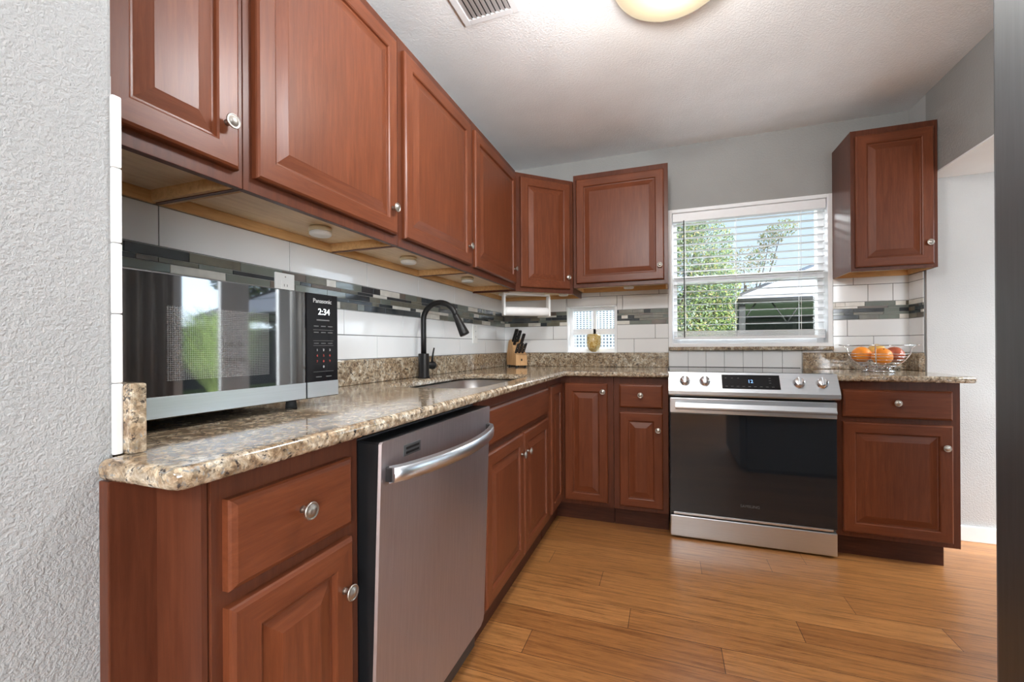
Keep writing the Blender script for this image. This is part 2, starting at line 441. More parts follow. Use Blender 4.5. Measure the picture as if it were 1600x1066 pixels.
struct('wall_dining', MB().prism([(XC, -.18), (3.13, -.18), (3.13, .55), (3.9, .55), (3.9, .70), (2.98, .70), (2.98, 0), (XC, 0)], 0, ZC), M['wall_dining'])
struct('wall_fridge', box(XC+.02, XC+.14, -3.3, -2.12, 0, ZC), M['wall'])
DY0, DY1 = -1.07, .22       # patio door opening
wall_with_holes('wall_patio', M['wall'], -6.7, .55, 0, ZC, [(DY0, DY1, .02, 2.08), (-6.4, -4.9, .75, 2.25)], 3.75, 3.9, swap=True)
wall_with_holes('wall_front', M['wall'], -.2, 3.9, 0, ZC, [(2.5, 3.6, .7, 2.3)], -6.7, -6.55)
struct('trim_1', box(XC+.002, 3.13, -.194, -.18, 0, .082, .003), M['trim'])
def window_frame(name, x0, x1, z0, z1, y0, y1, wdt=.05, mid=None, vert=None, swap=False):
    mb = MB()
    B = (lambda a, b, c, d: mb.box(y0, y1, a, b, c, d, .003)) if swap else (lambda a, b, c, d: mb.box(a, b, y0, y1, c, d, .003))
    B(x0, x0+wdt, z0, z1); B(x1-wdt, x1, z0, z1); B(x0+wdt, x1-wdt, z0, z0+wdt); B(x0+wdt, x1-wdt, z1-wdt, z1)
    if mid: B(x0+wdt, x1-wdt, mid-.022, mid+.022)
    if vert: B(vert-.012, vert+.012, z0+wdt, z1-wdt)
    return struct(name, mb, M['vinyl'])
# kitchen window
kw = window_frame('window_1', WX0, WX1, WZ0, WZ1, .07, .13, .045, mid=1.528)
box(WX0+.04, WX1-.04, .098, .102, WZ0+.04, WZ1-.04).build('pane', M['pane'], kw)
mb = MB()
for a in ((WX0-.014, WX0+.012, WZ0-.02, WZ1+.012), (WX1-.012, WX1+.014, WZ0-.02, WZ1+.012)): mb.box(a[0], a[1], -.012, .10, a[2], a[3], .003)
mb.box(WX0+.012, WX1-.012, -.012, .10, WZ1-.012, WZ1+.012, .003); mb.box(WX0+.012, WX1-.012, -.012, .10, WZ0-.02, WZ0+.004, .003)
mb.build('window_casing', M['vinyl'], kw)
box(WX0-.012, WX1+.012, -.034, -.001, 1.032, 1.056, .003).build('granite_sill', M['granite'], kw)
# small window
sw = window_frame('window_2', SX0, SX1, SZ0, SZ1, .07, .12, .03, mid=1.175, vert=.706)
box(SX0+.02, SX1-.02, .092, .096, SZ0+.02, SZ1-.02).build('pane', M['pane'], sw)
mb = MB(); mb.box(SX0, SX0+.007, -.010, .07, SZ0, SZ1); mb.box(SX1-.007, SX1, -.010, .07, SZ0, SZ1); mb.box(SX0, SX1, -.010, .07, SZ1-.007, SZ1); mb.box(SX0, SX1, -.004, .07, SZ0, SZ0+.005)
mb.build('window_casing', M['vinyl'], sw)
window_frame('window_3', 2.5, 3.6, .7, 2.3, -6.66, -6.6, .06, vert=3.05)  # unseen window, added to hold the living-room fill light
window_frame('window_4', -6.4, -4.9, .75, 2.25, 3.8, 3.86, .06, vert=-5.65, swap=True)  # unseen window, added to hold the side fill light

# blinds in the kitchen window
bl = thing('window_blind', 'open white horizontal blind hanging in the window over the stove', 'blind', (1.71, .035, WZ0))
bx = lambda a, b, c, d, e, f, bev=0: box(a-1.71, b-1.71, c-.035, d-.035, e-WZ0, f-WZ0, bev)
bx(WX0+.016, WX1-.016, .002, .062, 1.925, 1.984, .004).build('headrail', M['vinyl'], bl)
mb = MB(); z = 1.905
while z > 1.19:
    mb.box(WX0+.022-1.71, WX1-.022-1.71, .011-.035, .055-.035, z-WZ0, z+.0028-WZ0); z -= .0465
mb.build('slats', M['slat'], bl)
mb = MB()
for q in range(5): mb.box(WX0+.022-1.71, WX1-.022-1.71, .006-.035, .060-.035, 1.128+q*.008-WZ0, 1.1325+q*.008-WZ0)
mb.box(WX0+.022-1.71, WX1-.022-1.71, .004-.035, .062-.035, 1.108-WZ0, 1.126-WZ0, .003)
mb.build('bottom_rail', M['vinyl'], bl)
mb = MB()
for x in (WX0+.10, 1.66, 2.03):
    for y in (.007, .058): mb.box(x-.0012-1.71, x+.0012-1.71, y-.001-.035, y+.001-.035, 1.12-WZ0, 1.93-WZ0)
mb.build('ladder_cord', M['wplastic'], bl)
MB().tube([(1.335-1.71, -.004-.035, 1.93-WZ0), (1.336-1.71, -.006-.035, 1.12-WZ0)], .0035, 8).build('tilt_wand', M['cord'], bl)

# ------------------------------------------------------------------ tile backsplashes
ROWS = [(1.017, 1.117), (1.117, 1.219), (1.327, None)]
def tiles(mb, u0, u1, z0, z1, joints, holes=(), g=.0016, th=.009):
    js = [u0]+[j for j in joints if u0 < j < u1]+[u1]
    for a, b in zip(js, js[1:]):
        segs = [(a, b)]
        for h in holes:
            if h[2] < z1-.001 and h[3] > z0+.001:
                ns = []
                for p, q in segs:
                    if h[1] <= p or h[0] >= q: ns.append((p, q)); continue
                    if h[0] > p: ns.append((p, h[0]))
                    if h[1] < q: ns.append((h[1], q))
                    if h[3] < z1-.012: mb.box(max(p, h[0])+g, min(q, h[1])-g, -th, -.002, h[3]+g, z1-g, .0012)
                segs = ns
        for p, q in segs:
            if q-p > .006: mb.box(p+g, q-g, -th, -.002, z0+g, z1-g, .0012)
def mosaic(mb, u0, u1, z0, z1, holes=(), seed=1):
    rnd = random.Random(seed)
    hs = [.027, .0155, .0235, .0135, .0265]; k = (z1-z0)/sum(hs); z = z0
    for h in hs:
        h *= k; u = u0-rnd.random()*.1
        while u < u1:
            l = rnd.choice([.045, .05, .075, .10, .10, .15, .15]) if h > .02 else rnd.choice([.05, .10, .15, .15, .2])
            a, b = max(u, u0), min(u+l, u1); u += l
            if b-a < .004 or any(a < hh[1] and b > hh[0] and hh[2] < z < hh[3] for hh in holes): 
                if b-a >= .004:
                    for hh in holes:
                        if a < hh[0] < b: b = hh[0]
                        elif a < hh[1] < b: a = hh[1]
                        else: a = b
                if b-a < .004: continue
            mb.mi = rnd.choices([1, 2, 3, 4, 5], [4.2, 3.2, 2.6, 3.0, 1.6])[0]
            mb.box(a+.0007, b-.0007, -.0095, -.002, z+.0007, z+h-.0007, .0008)
        z += h
    mb.mi = 0
MOS = [M['mosaic_grout'], M['slate'], M['olive'], M['sage'], M['marble'], M['brownstone']]
def splash(label, x0, y0, rz, u0, u1, ztop, joints, seed, holes=(), extra=None, zlo=1.0):
    t = thing('tile_backsplash', label, 'backsplash', (x0, y0, 0), rz)
    mb = MB(); tiles(mb, u0, u1, 1.017, 1.117, joints[0], holes); tiles(mb, u0, u1, 1.117, 1.219, joints[1], holes); tiles(mb, u0, u1, 1.327, min(ztop, 1.431), joints[2], holes)
    if ztop > 1.44: tiles(mb, u0, u1, 1.431, ztop, joints[3] if len(joints) > 3 else [], holes)
    if extra: extra(mb)
    mb.build('glazed_tiles', M['tile'], t)
    g = MB()
    xs = sorted({u0, u1, *[q for h in holes for q in h[:2]]}); zs = sorted({zlo, ztop, *[q for h in holes for q in h[2:]]})
    for a, b in zip(xs, xs[1:]):
        for c, d in zip(zs, zs[1:]):
            if not any(h[0] < (a+b)/2 < h[1] and h[2] < (c+d)/2 < h[3] for h in holes): g.box(a, b, -.0022-.004, -.0005, c, d)
    g.build('grout', M['grout'], t)
    m = MB(); m.box(u0, u1, -.0068, -.0062, 1.219, 1.327) if not holes else None
    mosaic(m, u0, u1, 1.220, 1.326, holes, seed); m.build('mosaic_band', MOS, t)
    return t
# left wall: local u = world y + 2.805 ; faces +x
J = lambda *a: [q+2.812 for q in a]
splash('long white tile backsplash with mosaic band on the left wall behind the faucet', 0, -2.812, PI/2, 0, 2.812-.001, 1.50,
       [J(-2.42, -2.015, -1.611, -1.205, -.80, -.395), J(-2.63, -2.225, -1.819, -1.412, -1.005, -.60, -.195), J(-2.486, -2.081, -1.677, -1.271, -.865, -.46, -.055), J(-2.486, -2.081, -1.677, -1.271, -.865, -.46, -.055)], 3)
SH = [(SX0, SX1, SZ0, SZ1)]
splash('white tile backsplash with mosaic band around the small window', 0, 0, 0, 0, WX0-.014, 1.53,
       [[.12, 1.0], [.405, 1.144], [.506, .921], [.35, .76, 1.17]], 11, SH)
splash('short white tile backsplash with mosaic band below the right wall cabinet', 0, 0, 0, WX1+.014, XC, 1.53,
       [[2.40], [2.268], [2.373, 2.496], [2.3]], 23)
t = thing('tile_backsplash', 'plain white square tile strip behind the stove below the window', 'backsplash', (0, 0, 0))
mb = MB(); js = [WX0-.014, 1.358, 1.470, 1.583, 1.695, 1.808, 1.920, 2.028, WX1+.014]
for a, b in zip(js, js[1:]): mb.box(a+.0012, b-.0012, -.009, -.002, .87, 1.030, .0012)
mb.build('glazed_tiles', M['tile'], t); box(WX0-.014, WX1+.014, -.006, -.0005, .87, 1.031).build('grout', M['grout'], t)
# side returns
t = thing('tile_backsplash', 'narrow white tile return on the stub wall beside the right cabinet', 'backsplash', (XC, 0, 0), -PI/2)
mb = MB(); tiles(mb, .010, .165, 1.017, 1.117, []); tiles(mb, .010, .165, 1.117, 1.219, []); tiles(mb, .010, .165, 1.327, 1.431, []); tiles(mb, .010, .165, 1.431, 1.474, [])
mb.build('glazed_tiles', M['tile'], t); box(.010, .165, -.006, -.0005, 1.0, 1.474).build('grout', M['grout'], t)
mb = MB(); mosaic(mb, .010, .165, 1.220, 1.326, (), 5); mb.build('mosaic_band', MOS, t)
t = thing('tile_backsplash', 'white tile edge on the rough end wall beside the microwave', 'backsplash', (0, -2.8265, 0), PI)
# local frame rotated: local x -> -world x, local -y -> +world y
mb = MB(); xs = [-.460, -.1, 0]
for c, d in ((1.017, 1.117), (1.117, 1.219), (1.327, 1.431), (1.431, 1.468)):
    for a, b in zip(xs, xs[1:]): mb.box(a+.001, b-.001, -.009, -.002, c+.001, d-.001, .001)
mb.build('glazed_tiles', M['tile'], t); box(-.460, 0, -.006, -.0005, 1.0, 1.47).build('grout', M['grout'], t)
mb = MB(); mosaic(mb, -.460, 0, 1.220, 1.326, (), 9); mb.build('mosaic_band', MOS, t)
mb = MB()
for c, d in ((.9143, 1.017), (1.017, 1.117), (1.117, 1.219), (1.219, 1.327), (1.327, 1.431)): mb.box(-.483, -.461, -.0095, .002, c+.0003, d-.0003, .0025)
mb.build('edge_trim', M['tile'], t)

# ------------------------------------------------------------------ cabinets
DOOR = [(0, 0), (0, .013), (.002, .0165), (.007, .020), (.048, .020), (.052, .0175), (.054, .0115), (.059, .0110), (.088, .0178), (.090, .0185)]
SLAB = [(0, 0), (0, .012), (.003, .016), (.010, .020), (.012, .020)]
def knob(parent, x, y, z):
    mt = Matrix.Translation((x, y, z)) @ Matrix.Rotation(PI/2, 4, 'X')
    return MB().lathe([(0, 0), (.007, 0), (.0055, .004), (.0048, .012), (.0075, .016), (.0150, .0185), (.0158, .0205), (.0150, .0225), (.0135, .0228), (.0128, .0215), (.0115, .0215), (.0085, .0245), (.0045, .0262), (0, .0267)], 24, mt).build('knob', M['nickel'], parent)
def door(parent, x0, x1, z0, z1, y, kn=None, name='door', prof=DOOR, slab=False, label=None):
    o = MB().nest(x0, x1, z0, z1, SLAB if slab else prof, y, mats=not slab).build(name, [M['cherry_h'], M['cherry_h']] if slab else [M['cherry'], M['cherry_h']], parent)
    if kn: knob(o, kn[0], y-.0195, kn[1])
    return o
def upper(label, loc, rz, wdt, z0, z1, d0, d1, dz0, dz1, kn, depth=.314, group='cherry wall cabinets'):
    t = thing('wall_cabinet', label, 'cabinet', (loc[0], loc[1], z0), rz)
    h = z1-z0; f = depth
    mb = MB(); mb.box(.001, wdt-.001, -(f-.02), -.011, .035, h)
    mb.box(.001, wdt-.001, -f, -(f-.0195), 0, h, .001)
    mb.box(.001, .006, -(f-.02), -.011, 0, .035); mb.box(wdt-.006, wdt-.001, -(f-.02), -.011, 0, .035)
    mb.build('cabinet_body', M['cherry_frame'], t)
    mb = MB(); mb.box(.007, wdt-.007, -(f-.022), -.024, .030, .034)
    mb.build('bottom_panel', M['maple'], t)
    mb = MB(); mb.box(.0065, .018, -(f-.022), -.024, .002, .030); mb.box(wdt-.018, wdt-.0065, -(f-.022), -.024, .002, .030); mb.box(.0065, wdt-.0065, -.023, -.0115, .000, .030)
    mb.build('bottom_rail', M['maple_rail'], t)
    door(t, d0, d1, dz0-z0, dz1-z0, -f, (kn[0], kn[1]-z0))
    return t
# local x = world y - y0 for the left wall
def LW(y0, y1, a, b): return (0, y0, 0), PI/2, y1-y0, a-y0, b-y0
def left_upper(label, y0, y1, a, b, ky, kz):
    upper(label, (0, y0), PI/2, y1-y0, 1.43, 2.19, a-y0, b-y0, 1.462, 2.148, (ky-y0, kz))
left_upper('cherry wall cabinet over the microwave, nearest to the rough grey wall', -2.800, -2.495, -2.775, -2.515, -2.547, 1.553)
left_upper('widest left wall cherry cabinet between the microwave and the faucet', -2.495, -1.891, -2.472, -1.916, -1.950, 1.548)
left_upper('cherry wall cabinet directly above the black faucet', -1.891, -1.277, -1.868, -1.304, -1.340, 1.548)
left_upper('cherry wall cabinet on the left wall touching the diagonal corner cabinet', -1.277, -.612, -1.254, -.645, -.690, 1.548)
# diagonal corner cabinet
t = thing('corner_wall_cabinet', 'diagonal cherry corner wall cabinet above the paper towel holder', 'cabinet', (0, 0, 1.42))
P5 = [(.012, -.611), (.314, -.611), (.624, -.318), (.624, -.012), (.012, -.012)]
def inset(pts, k):
    cx = sum(p[0] for p in pts)/len(pts); cy = sum(p[1] for p in pts)/len(pts)
    return [(cx+(p[0]-cx)*k, cy+(p[1]-cy)*k) for p in pts]
H = 2.183-1.42
mb = MB(); mb.prism(P5, .035, H)
I5 = inset(P5, .968)
for i in (0, 1, 2): mb.prism([P5[i], P5[i+1], I5[i+1], I5[i]], 0, .0349)
mb.build('cabinet_body', M['cherry_frame'], t)
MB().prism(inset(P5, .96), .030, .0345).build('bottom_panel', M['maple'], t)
mb = MB()
for i in (3, 4): mb.prism([I5[i], I5[(i+1) % 5], inset(P5, .93)[(i+1) % 5], inset(P5, .93)[i]], .001, .0295)
mb.build('bottom_rail', M['maple_rail'], t)
ang = math.atan2(.293, .310); ln = math.hypot(.293, .310)
dd = MB().nest(.030, ln-.030, .028, .735, DOOR, 0, mats=True)
dd.bm.transform(Matrix.Translation((.314, -.611, 0)) @ Matrix.Rotation(ang, 4, 'Z'))
dd = dd.build('door', [M['cherry'], M['cherry_h']], t)
kb = knob(dd, 0, 0, 0); kb.data.transform(Matrix.Translation((.314, -.611, 0)) @ Matrix.Rotation(ang, 4, 'Z') @ Matrix.Translation((ln-.055, -.0195, .105)))
# back wall
upper('cherry wall cabinet above the small window, left of the blinds', (.626, 0), 0, .608, 1.46, 2.222, .022, .582, 1.486, 2.186, (.556, 1.575))
upper('cherry wall cabinet above the fruit basket, right of the window', (2.192, 0), 0, .385, 1.475, 2.258, .020, .363, 1.492, 2.222, (.337, 1.603), depth=.294)

def base(name, label, loc, rz, wdt, parts, toe=(0, None), side=0):
    t = thing(name, label, 'cabinet', loc, rz)
    top = .66 if name == 'sink_cabinet' else CB-.001
    mb = MB(); mb.box(.001, wdt-.001, -.58, -.02, .1025, top); mb.box(.001, wdt-.001, -.600, -.5795, .1025, CB-.001, .001)
    if name == 'sink_cabinet': mb.box(.001, .015, -.5795, -.02, top, CB-.001); mb.box(wdt-.015, wdt-.001, -.5795, -.02, top, CB-.001)
    mb.build('cabinet_body', M['cherry_frame'], t)
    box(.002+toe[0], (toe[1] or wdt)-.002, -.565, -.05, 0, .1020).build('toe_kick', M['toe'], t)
    for p in parts:
        if p[0] == 'drawer': door(t, p[1], p[2], .705, .842, -.600, ((p[1]+p[2])/2, .782), 'drawer', slab=True)
        elif p[0] == 'false': door(t, p[1], p[2], .705, .842, -.600, None, 'false_drawer_front', slab=True)
        else: door(t, p[1], p[2], .128, p[4] if len(p) > 4 else .680, -.600, p[3])
    return t
base('base_cabinet', 'cherry base cabinet with drawer left of the dishwasher, below the microwave', (0, -2.775, 0), PI/2, .315,
     [('drawer', .018, .281), ('door', .018, .281, (.252, .584))])
base('sink_cabinet', 'cherry sink base cabinet with two doors right of the dishwasher', (0, -1.837, 0), PI/2, .914,
     [('false', .030, .885), ('door', .030, .452, (.416, .592)), ('door', .464, .885, (.498, .590))])
base('base_cabinet', 'narrow cherry base cabinet with small drawer, left of the stove', (.9216, 0, 0), 0, XR0-.9216-.003,
     [('drawer', .034, .276), ('door', .034, .276, (.250, .584))])
base('base_cabinet', 'cherry base cabinet with drawer under the fruit basket, right of the stove', (XR1+.004, 0, 0), 0, 2.513-XR1-.004,
     [('drawer', .028, .458), ('door', .028, .458, (.425, .578))], toe=(0, .445))
# corner lazy-susan cabinet with folding door
t = thing('corner_base_cabinet', 'L-shaped cherry corner base cabinet with folding door in the corner', 'cabinet', (0, 0, 0))
mb = MB()
LP = [(.02, -.02), (.02, -.9215), (.60, -.9215), (.60, -.60), (.9205, -.60), (.9205, -.02)]
mb.prism(LP[::-1], .1025, CB-.001); mb.build('cabinet_body', M['cherry_frame'], t)
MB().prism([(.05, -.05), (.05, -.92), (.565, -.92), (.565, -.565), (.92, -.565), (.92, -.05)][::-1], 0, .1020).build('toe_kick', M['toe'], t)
o = MB().nest(-.888, -.628, .128, .842, DOOR, 0, mats=True); o.bm.transform(Matrix.Translation((.60, 0, 0)) @ Matrix.Rotation(PI/2, 4, 'Z'))
o.build('door', [M['cherry'], M['cherry_h']], t)
o = MB().nest(.628, .888, .128, .842, DOOR, -.60, mats=True).build('door', [M['cherry'], M['cherry_h']], t); knob(o, .862, -.6195, .794)
# filler panel closing the run against the stub wall
o = MB().box(.479, .500, -2.845, -2.777, 0, CB-.001, .002).box(.500, .596, -2.785, -2.7765, .0, CB-.001).build('cabinet_end_panel', M['cherry_frame'])
tag(o, 'brown wooden end panel between the rough grey wall and the drawer cabinet', 'end panel')

# ------------------------------------------------------------------ granite tops
def rounded(x0, x1, y0, y1, r, n=6):
    pts = []
    for cx, cy, a0 in ((x1-r, y1-r, 0), (x0+r, y1-r, PI/2), (x0+r, y0+r, PI), (x1-r, y0+r, 3*PI/2)):
        for i in range(n+1):
            a = a0+PI/2*i/n; pts.append((cx+r*math.cos(a), cy+r*math.sin(a)))
    return pts
def slab_with_hole(name, outer, hole, z0, z1, rb=.011):
    bm = bmesh.new()
    vo = [bm.verts.new((x, y, z1)) for x, y in outer]; eo = [bm.edges.new((vo[i], vo[(i+1) % len(vo)])) for i in range(len(vo))]
    eh = []
    if hole:
        vh = [bm.verts.new((x, y, z1)) for x, y in hole]; eh = [bm.edges.new((vh[i], vh[(i+1) % len(vh)])) for i in range(len(vh))]
    bmesh.ops.triangle_fill(bm, use_beauty=True, use_dissolve=False, edges=eo+eh)
    bmesh.ops.recalc_face_normals(bm, faces=bm.faces)
    for f in bm.faces:
        if f.normal.z < 0: f.normal_flip()
    top = list(bm.faces)
    r = bmesh.ops.extrude_face_region(bm, geom=top)
    vs = [v for v in r['geom'] if isinstance(v, bmesh.types.BMVert)]
    for v in vs: v.co.z = z0
    bmesh.ops.recalc_face_normals(bm, faces=bm.faces)
    es = [e for e in bm.edges if len(e.link_faces) == 2 and abs(e.verts[0].co.z-e.verts[1].co.z) < 1e-6 and abs(e.link_faces[0].normal.z-e.link_faces[1].normal.z) > .9]
    bmesh.ops.bevel(bm, geom=es, offset=rb, segments=4, profile=.5, affect='EDGES')
    me = bpy.data.meshes.new(name); bm.to_mesh(me); bm.free(); me.materials.append(M['granite'])
    o = bpy.data.objects.new(name, me); COL.objects.link(o)
    for p in me.polygons: p.use_smooth = abs(p.normal.z) < .98 and abs(p.normal.z) > .02
    return o
F = .6455
outer = [(.002, -.002), (.002, -2.8262), (.4792, -2.8262), (.482, -2.846), (.490, -2.850), (.628, -2.850), (.642, -2.845), (F+.001, -2.832), (F, -F-.03), (F+.012, -F-.012), (F+.03, -F), (XR0+.001, -F), (XR0+.001, -.002)]
sink_hole = rounded(.150, .555, -1.80, -1.00, .10)
o = slab_with_hole('countertop', outer, sink_hole, CB, CT)
tag(o, 'long L-shaped speckled granite countertop carrying microwave and sink', 'countertop')
outer = [(XR1+.003, -.002), (XR1+.003, -F), (2.545, -F), (2.558, -.630), (2.560, -.180), (2.577, -.176), (2.577, -.002)]
o = slab_with_hole('countertop', outer, None, CB, CT)
tag(o, 'short granite countertop right of the stove, under the fruit basket', 'countertop')
def gs(label, *a):
    o = box(*a, .0035).build('granite_upstand', M['granite']); tag(o, label, 'backsplash')
gs('long granite upstand along the left wall behind the sink', .0105, .032, -2.795, -.034, CT+.0005, 1.0165)
gs('granite upstand under the small window, behind the knife block', .0105, XR0, -.032, -.0105, CT+.0005, 1.0165)
gs('short granite upstand standing against the rough end wall beside the microwave', .0105, .500, -2.817, -2.7965, CT+.0005, 1.0165)
gs('granite upstand behind the fruit basket, right of the stove', 2.029, 2.577, -.032, -.0105, CT+.0005, 1.0165)
gs('granite return piece on the stub wall right of the fruit basket', 2.549, 2.5775, -.165, -.033, CT+.0005, 1.0165)

# ------------------------------------------------------------------ sink and faucet
t = thing('sink', 'stainless undermount sink basin set in the granite top', 'sink', (.352, -1.40, .70))
mb = MB(); lv = [(0.0, .182), (.012, .178), (.02, .06), (.045, .012), (.12, .004)]
prev = None
for ins, h in lv:
    pts = rounded(.146+ins-.352, .559-ins-.352, -1.804+ins+1.40, -.996-ins+1.40, .10-ins*.3 if ins < .1 else .06)
    ring = [mb.bm.verts.new((x, y, h)) for x, y in pts]
    if prev:
        for i in range(len(ring)): 
            f = mb.bm.faces.new((prev[i], prev[(i+1) % len(ring)], ring[(i+1) % len(ring)], ring[i])); f.smooth = True
    prev = ring
mb.bm.faces.new(prev); mb.build('basin', M['iron'], t)
MB().lathe([(0, .008), (.035, .008), (.045, .006), (.045, .0045)], 24).build('drain', M['chrome'], t)
fx, fy = .088, -1.352
t = thing('faucet', 'matte black gooseneck kitchen faucet with pull-down spray head', 'faucet', (fx, fy, CT))
MB().lathe([(0, .0), (.031, .0), (.031, .006), (.0265, .008), (.0265, .118), (.024, .120), (0, .120)], 28).build('faucet_base', M['black'], t)
pts = [(0, 0, .118), (0, 0, .20), (0, 0, .285)]
for i in range(1, 19):
    a = PI*i/18*.93; pts.append((.085-.085*math.cos(a), .0, .285+.085*math.sin(a)))
pts = [(p[0], p[0]*.12, p[2]) for p in pts]
MB().tube(pts, .0135, 14).build('spout', M['black'], t)
e = Vector(pts[-1]); d = (e-Vector(pts[-2])).normalized(); d = (d+Vector((.18, .02, 0))).normalized()
mt = Matrix.Translation(e) @ d.to_track_quat('Z', 'Y').to_matrix().to_4x4()
MB().lathe([(0, -.004), (.0145, -.004), (.0150, .0), (.0150, .012), (.0165, .02), (.0205, .06), (.0245, .098), (.0235, .104), (0, .104)], 24, mt).build('spray_head', M['black'], t)
hd = MB().lathe([(0, 0), (.0165, 0), (.0165, .058), (.0205, .060), (.0205, .072), (.019, .075), (0, .075)], 24, Matrix.Translation((0, .018, .058)) @ Matrix.Rotation(-PI/2, 4, 'X')).build('handle', M['black'], t)
MB().tube([(0, .078, .070), (.004, .084, .12), (.008, .088, .148)], [.0055, .0045, .004], 10).build('lever', M['black'], hd)

# ------------------------------------------------------------------ dishwasher
t = thing('dishwasher', 'scuffed stainless dishwasher under the granite counter with curved bar handle', 'dishwasher', (0, -2.445, 0), PI/2)
W = .604
mb = MB(); mb.box(.0, W, -.585, -.06, .02, .866, .003); mb.build('tub', M['black_plastic'], t)
mb = MB()
# door slab leaning slightly: front plane from v=.622 at the bottom to .648 at the top
zt, zb = .862, .115
def fr(z): return -(.622+(z-zb)/(zt-zb)*.027)
s = MB(); r_ = .03; prof = []
for (x, z) in [(0.004, zt-.004), (0.004, zb+.03), (.010, zb+.010), (.030, zb), (W-.03, zb), (W-.010, zb+.010), (W-.004, zb+.03), (W-.004, zt-.004), (W-.008, zt), (.008, zt)]: prof.append((x, z))
front = [s.bm.verts.new((x, fr(z), z)) for x, z in prof]; edge = [s.bm.verts.new((x+(-.003 if x < W/2 else .003), fr(z)+.006, z)) for x, z in prof]; back = [s.bm.verts.new((x+(-.003 if x < W/2 else .003), -.587, z)) for x, z in prof]
s.bm.faces.new(front)
for A, B in ((front, edge), (edge, back)):
    for i in range(len(A)): 
        f = s.bm.faces.new((A[i], A[(i+1) % len(A)], B[(i+1) % len(A)], B[i])); f.material_index = 0 if A is front else 1
s.bm.faces.new(back[::-1])
dd = s.build('door', [M['steel_dw'], M['black_plastic']], t)
dd['label'] = 'pinkish scuffed stainless door'
s = MB(); n = 20; prev = None
for i in range(n+1):
    q = i/n; x = .022+q*(W-.044); bow = .052*math.sin(PI*q)**.7 if 0 < q < 1 else 0; y = fr(.79)-.014-bow
    ring = [s.bm.verts.new(p) for p in ((x, y-.007, .773), (x, y-.009, .788), (x, y-.007, .805), (x, y+.006, .808), (x, y+.006, .770))]
    if prev:
        for k in range(5):
            f = s.bm.faces.new((prev[k], prev[(k+1) % 5], ring[(k+1) % 5], ring[k])); f.smooth = k < 2
    else: s.bm.faces.new(ring)
    prev = ring
s.bm.faces.new(prev); hn = s.build('handle', M['steel'], dd)
for x in (.022, W-.04): 
    pass
for x in (.020, W-.034): box(x, x+.014, fr(.79)-.016, fr(.79)+.002, .773, .805, .002).build('handle_mount', M['black_plastic'], hn)
mb = MB(); mb.box(.086, .158, fr(.826)-.0012, fr(.826)+.003, .812, .838, .001)
v = mb.build('vent', M['steel_dark'], dd)
mb = MB(); mb.box(.095, .150, fr(.83)-.0022, fr(.83), .827, .8325); mb.box(.095, .150, fr(.82)-.0022, fr(.82), .8165, .822); mb.build('vent_slots', M['black'], v)
box(.01, W-.01, -.545, -.10, 0, .112).build('toe_panel', M['black_plastic'], t)

# ------------------------------------------------------------------ range
RW = XR1-XR0
t = thing('range', 'stainless slide-in electric range with black glass oven door', 'stove', (XR0+.002, 0, 0))
W = RW-.004
box(0, W, -.62, -.03, .055, .905).build('oven_body', M['black_plastic'], t)
mb = MB(); mb.box(.0, W, -.625, -.024, .906, .918, .002); ct = mb.build('cooktop', M['cooktop'], t)
box(0, W, -.024, -.012, .906, .921, .001).build('rear_trim', M['frame_dark'], ct)
# control panel (slanted)
mb = MB(); sec = [(-.585, .918), (-.628, .918), (-.686, .818), (-.686, .800), (-.676, .792), (-.60, .792)]
mb.prism(sec, -.004, W+.006, axis='x'); cp = mb.build('control_panel', M['steel'], t)
nrm = Vector((0, -(.918-.818), -(.686-.628)*-1)); 
d = Vector((0, -.058, -.100)).normalized(); nn = Vector((0, -.100, .058)).normalized()
c0 = Vector((0, -.628, .918))
def onp(x, k, off=0): p = c0+d*k+nn*off; return Vector((x, p.y, p.z))
RM = Matrix((( 1, 0, 0, 0), (0, -d.y, nn.y, 0), (0, -d.z, nn.z, 0), (0, 0, 0, 1)))   # local x, local y=up slope, z=normal
def kn_(x):
    mt = Matrix.Translation(onp(x, .056, .0)) @ RM
    o = MB().lathe([(0, 0), (.0265, 0), (.0265, .004), (.0235, .006), (.0225, .022), (.020, .025), (0, .025)], 28, mt)
    b = MB(); b.box(-.0065, .0065, -.021, .021, .0255, .036, .002); b.bm.transform(mt)
    kk = o.build('knob', M['chrome'], t); b.build('grip', M['steel'], kk)
for x in (.080, .180, W-.165, W-.065): kn_(x)
mb = MB(); mb.box(.265, .535, -.041, .041, 0, .0015, .0008); mb.bm.transform(Matrix.Translation(onp(0, .054)) @ RM); dp = mb.build('display', M['panelblack'], cp)
tm = Matrix.Translation(onp(.400, .052, .0022)) @ RM
text('clock_digits', '12', .026, M['display_blue'], dp, tm)
mb = MB()
for i in range(9): mb.box(.280+i*.027, .292+i*.027, -.028, -.026, .0015, .0019)
for i in range(3): mb.box(.280+i*.03, .288+i*.03, .020, .022, .0015, .0019)
for i in range(3): mb.box(.485, .495, -.006+i*.014, -.004+i*.014, .0015, .0019)
mb.bm.transform(Matrix.Translation(onp(0, .054)) @ RM); mb.build('button_marks', M['print_dim'], dp)
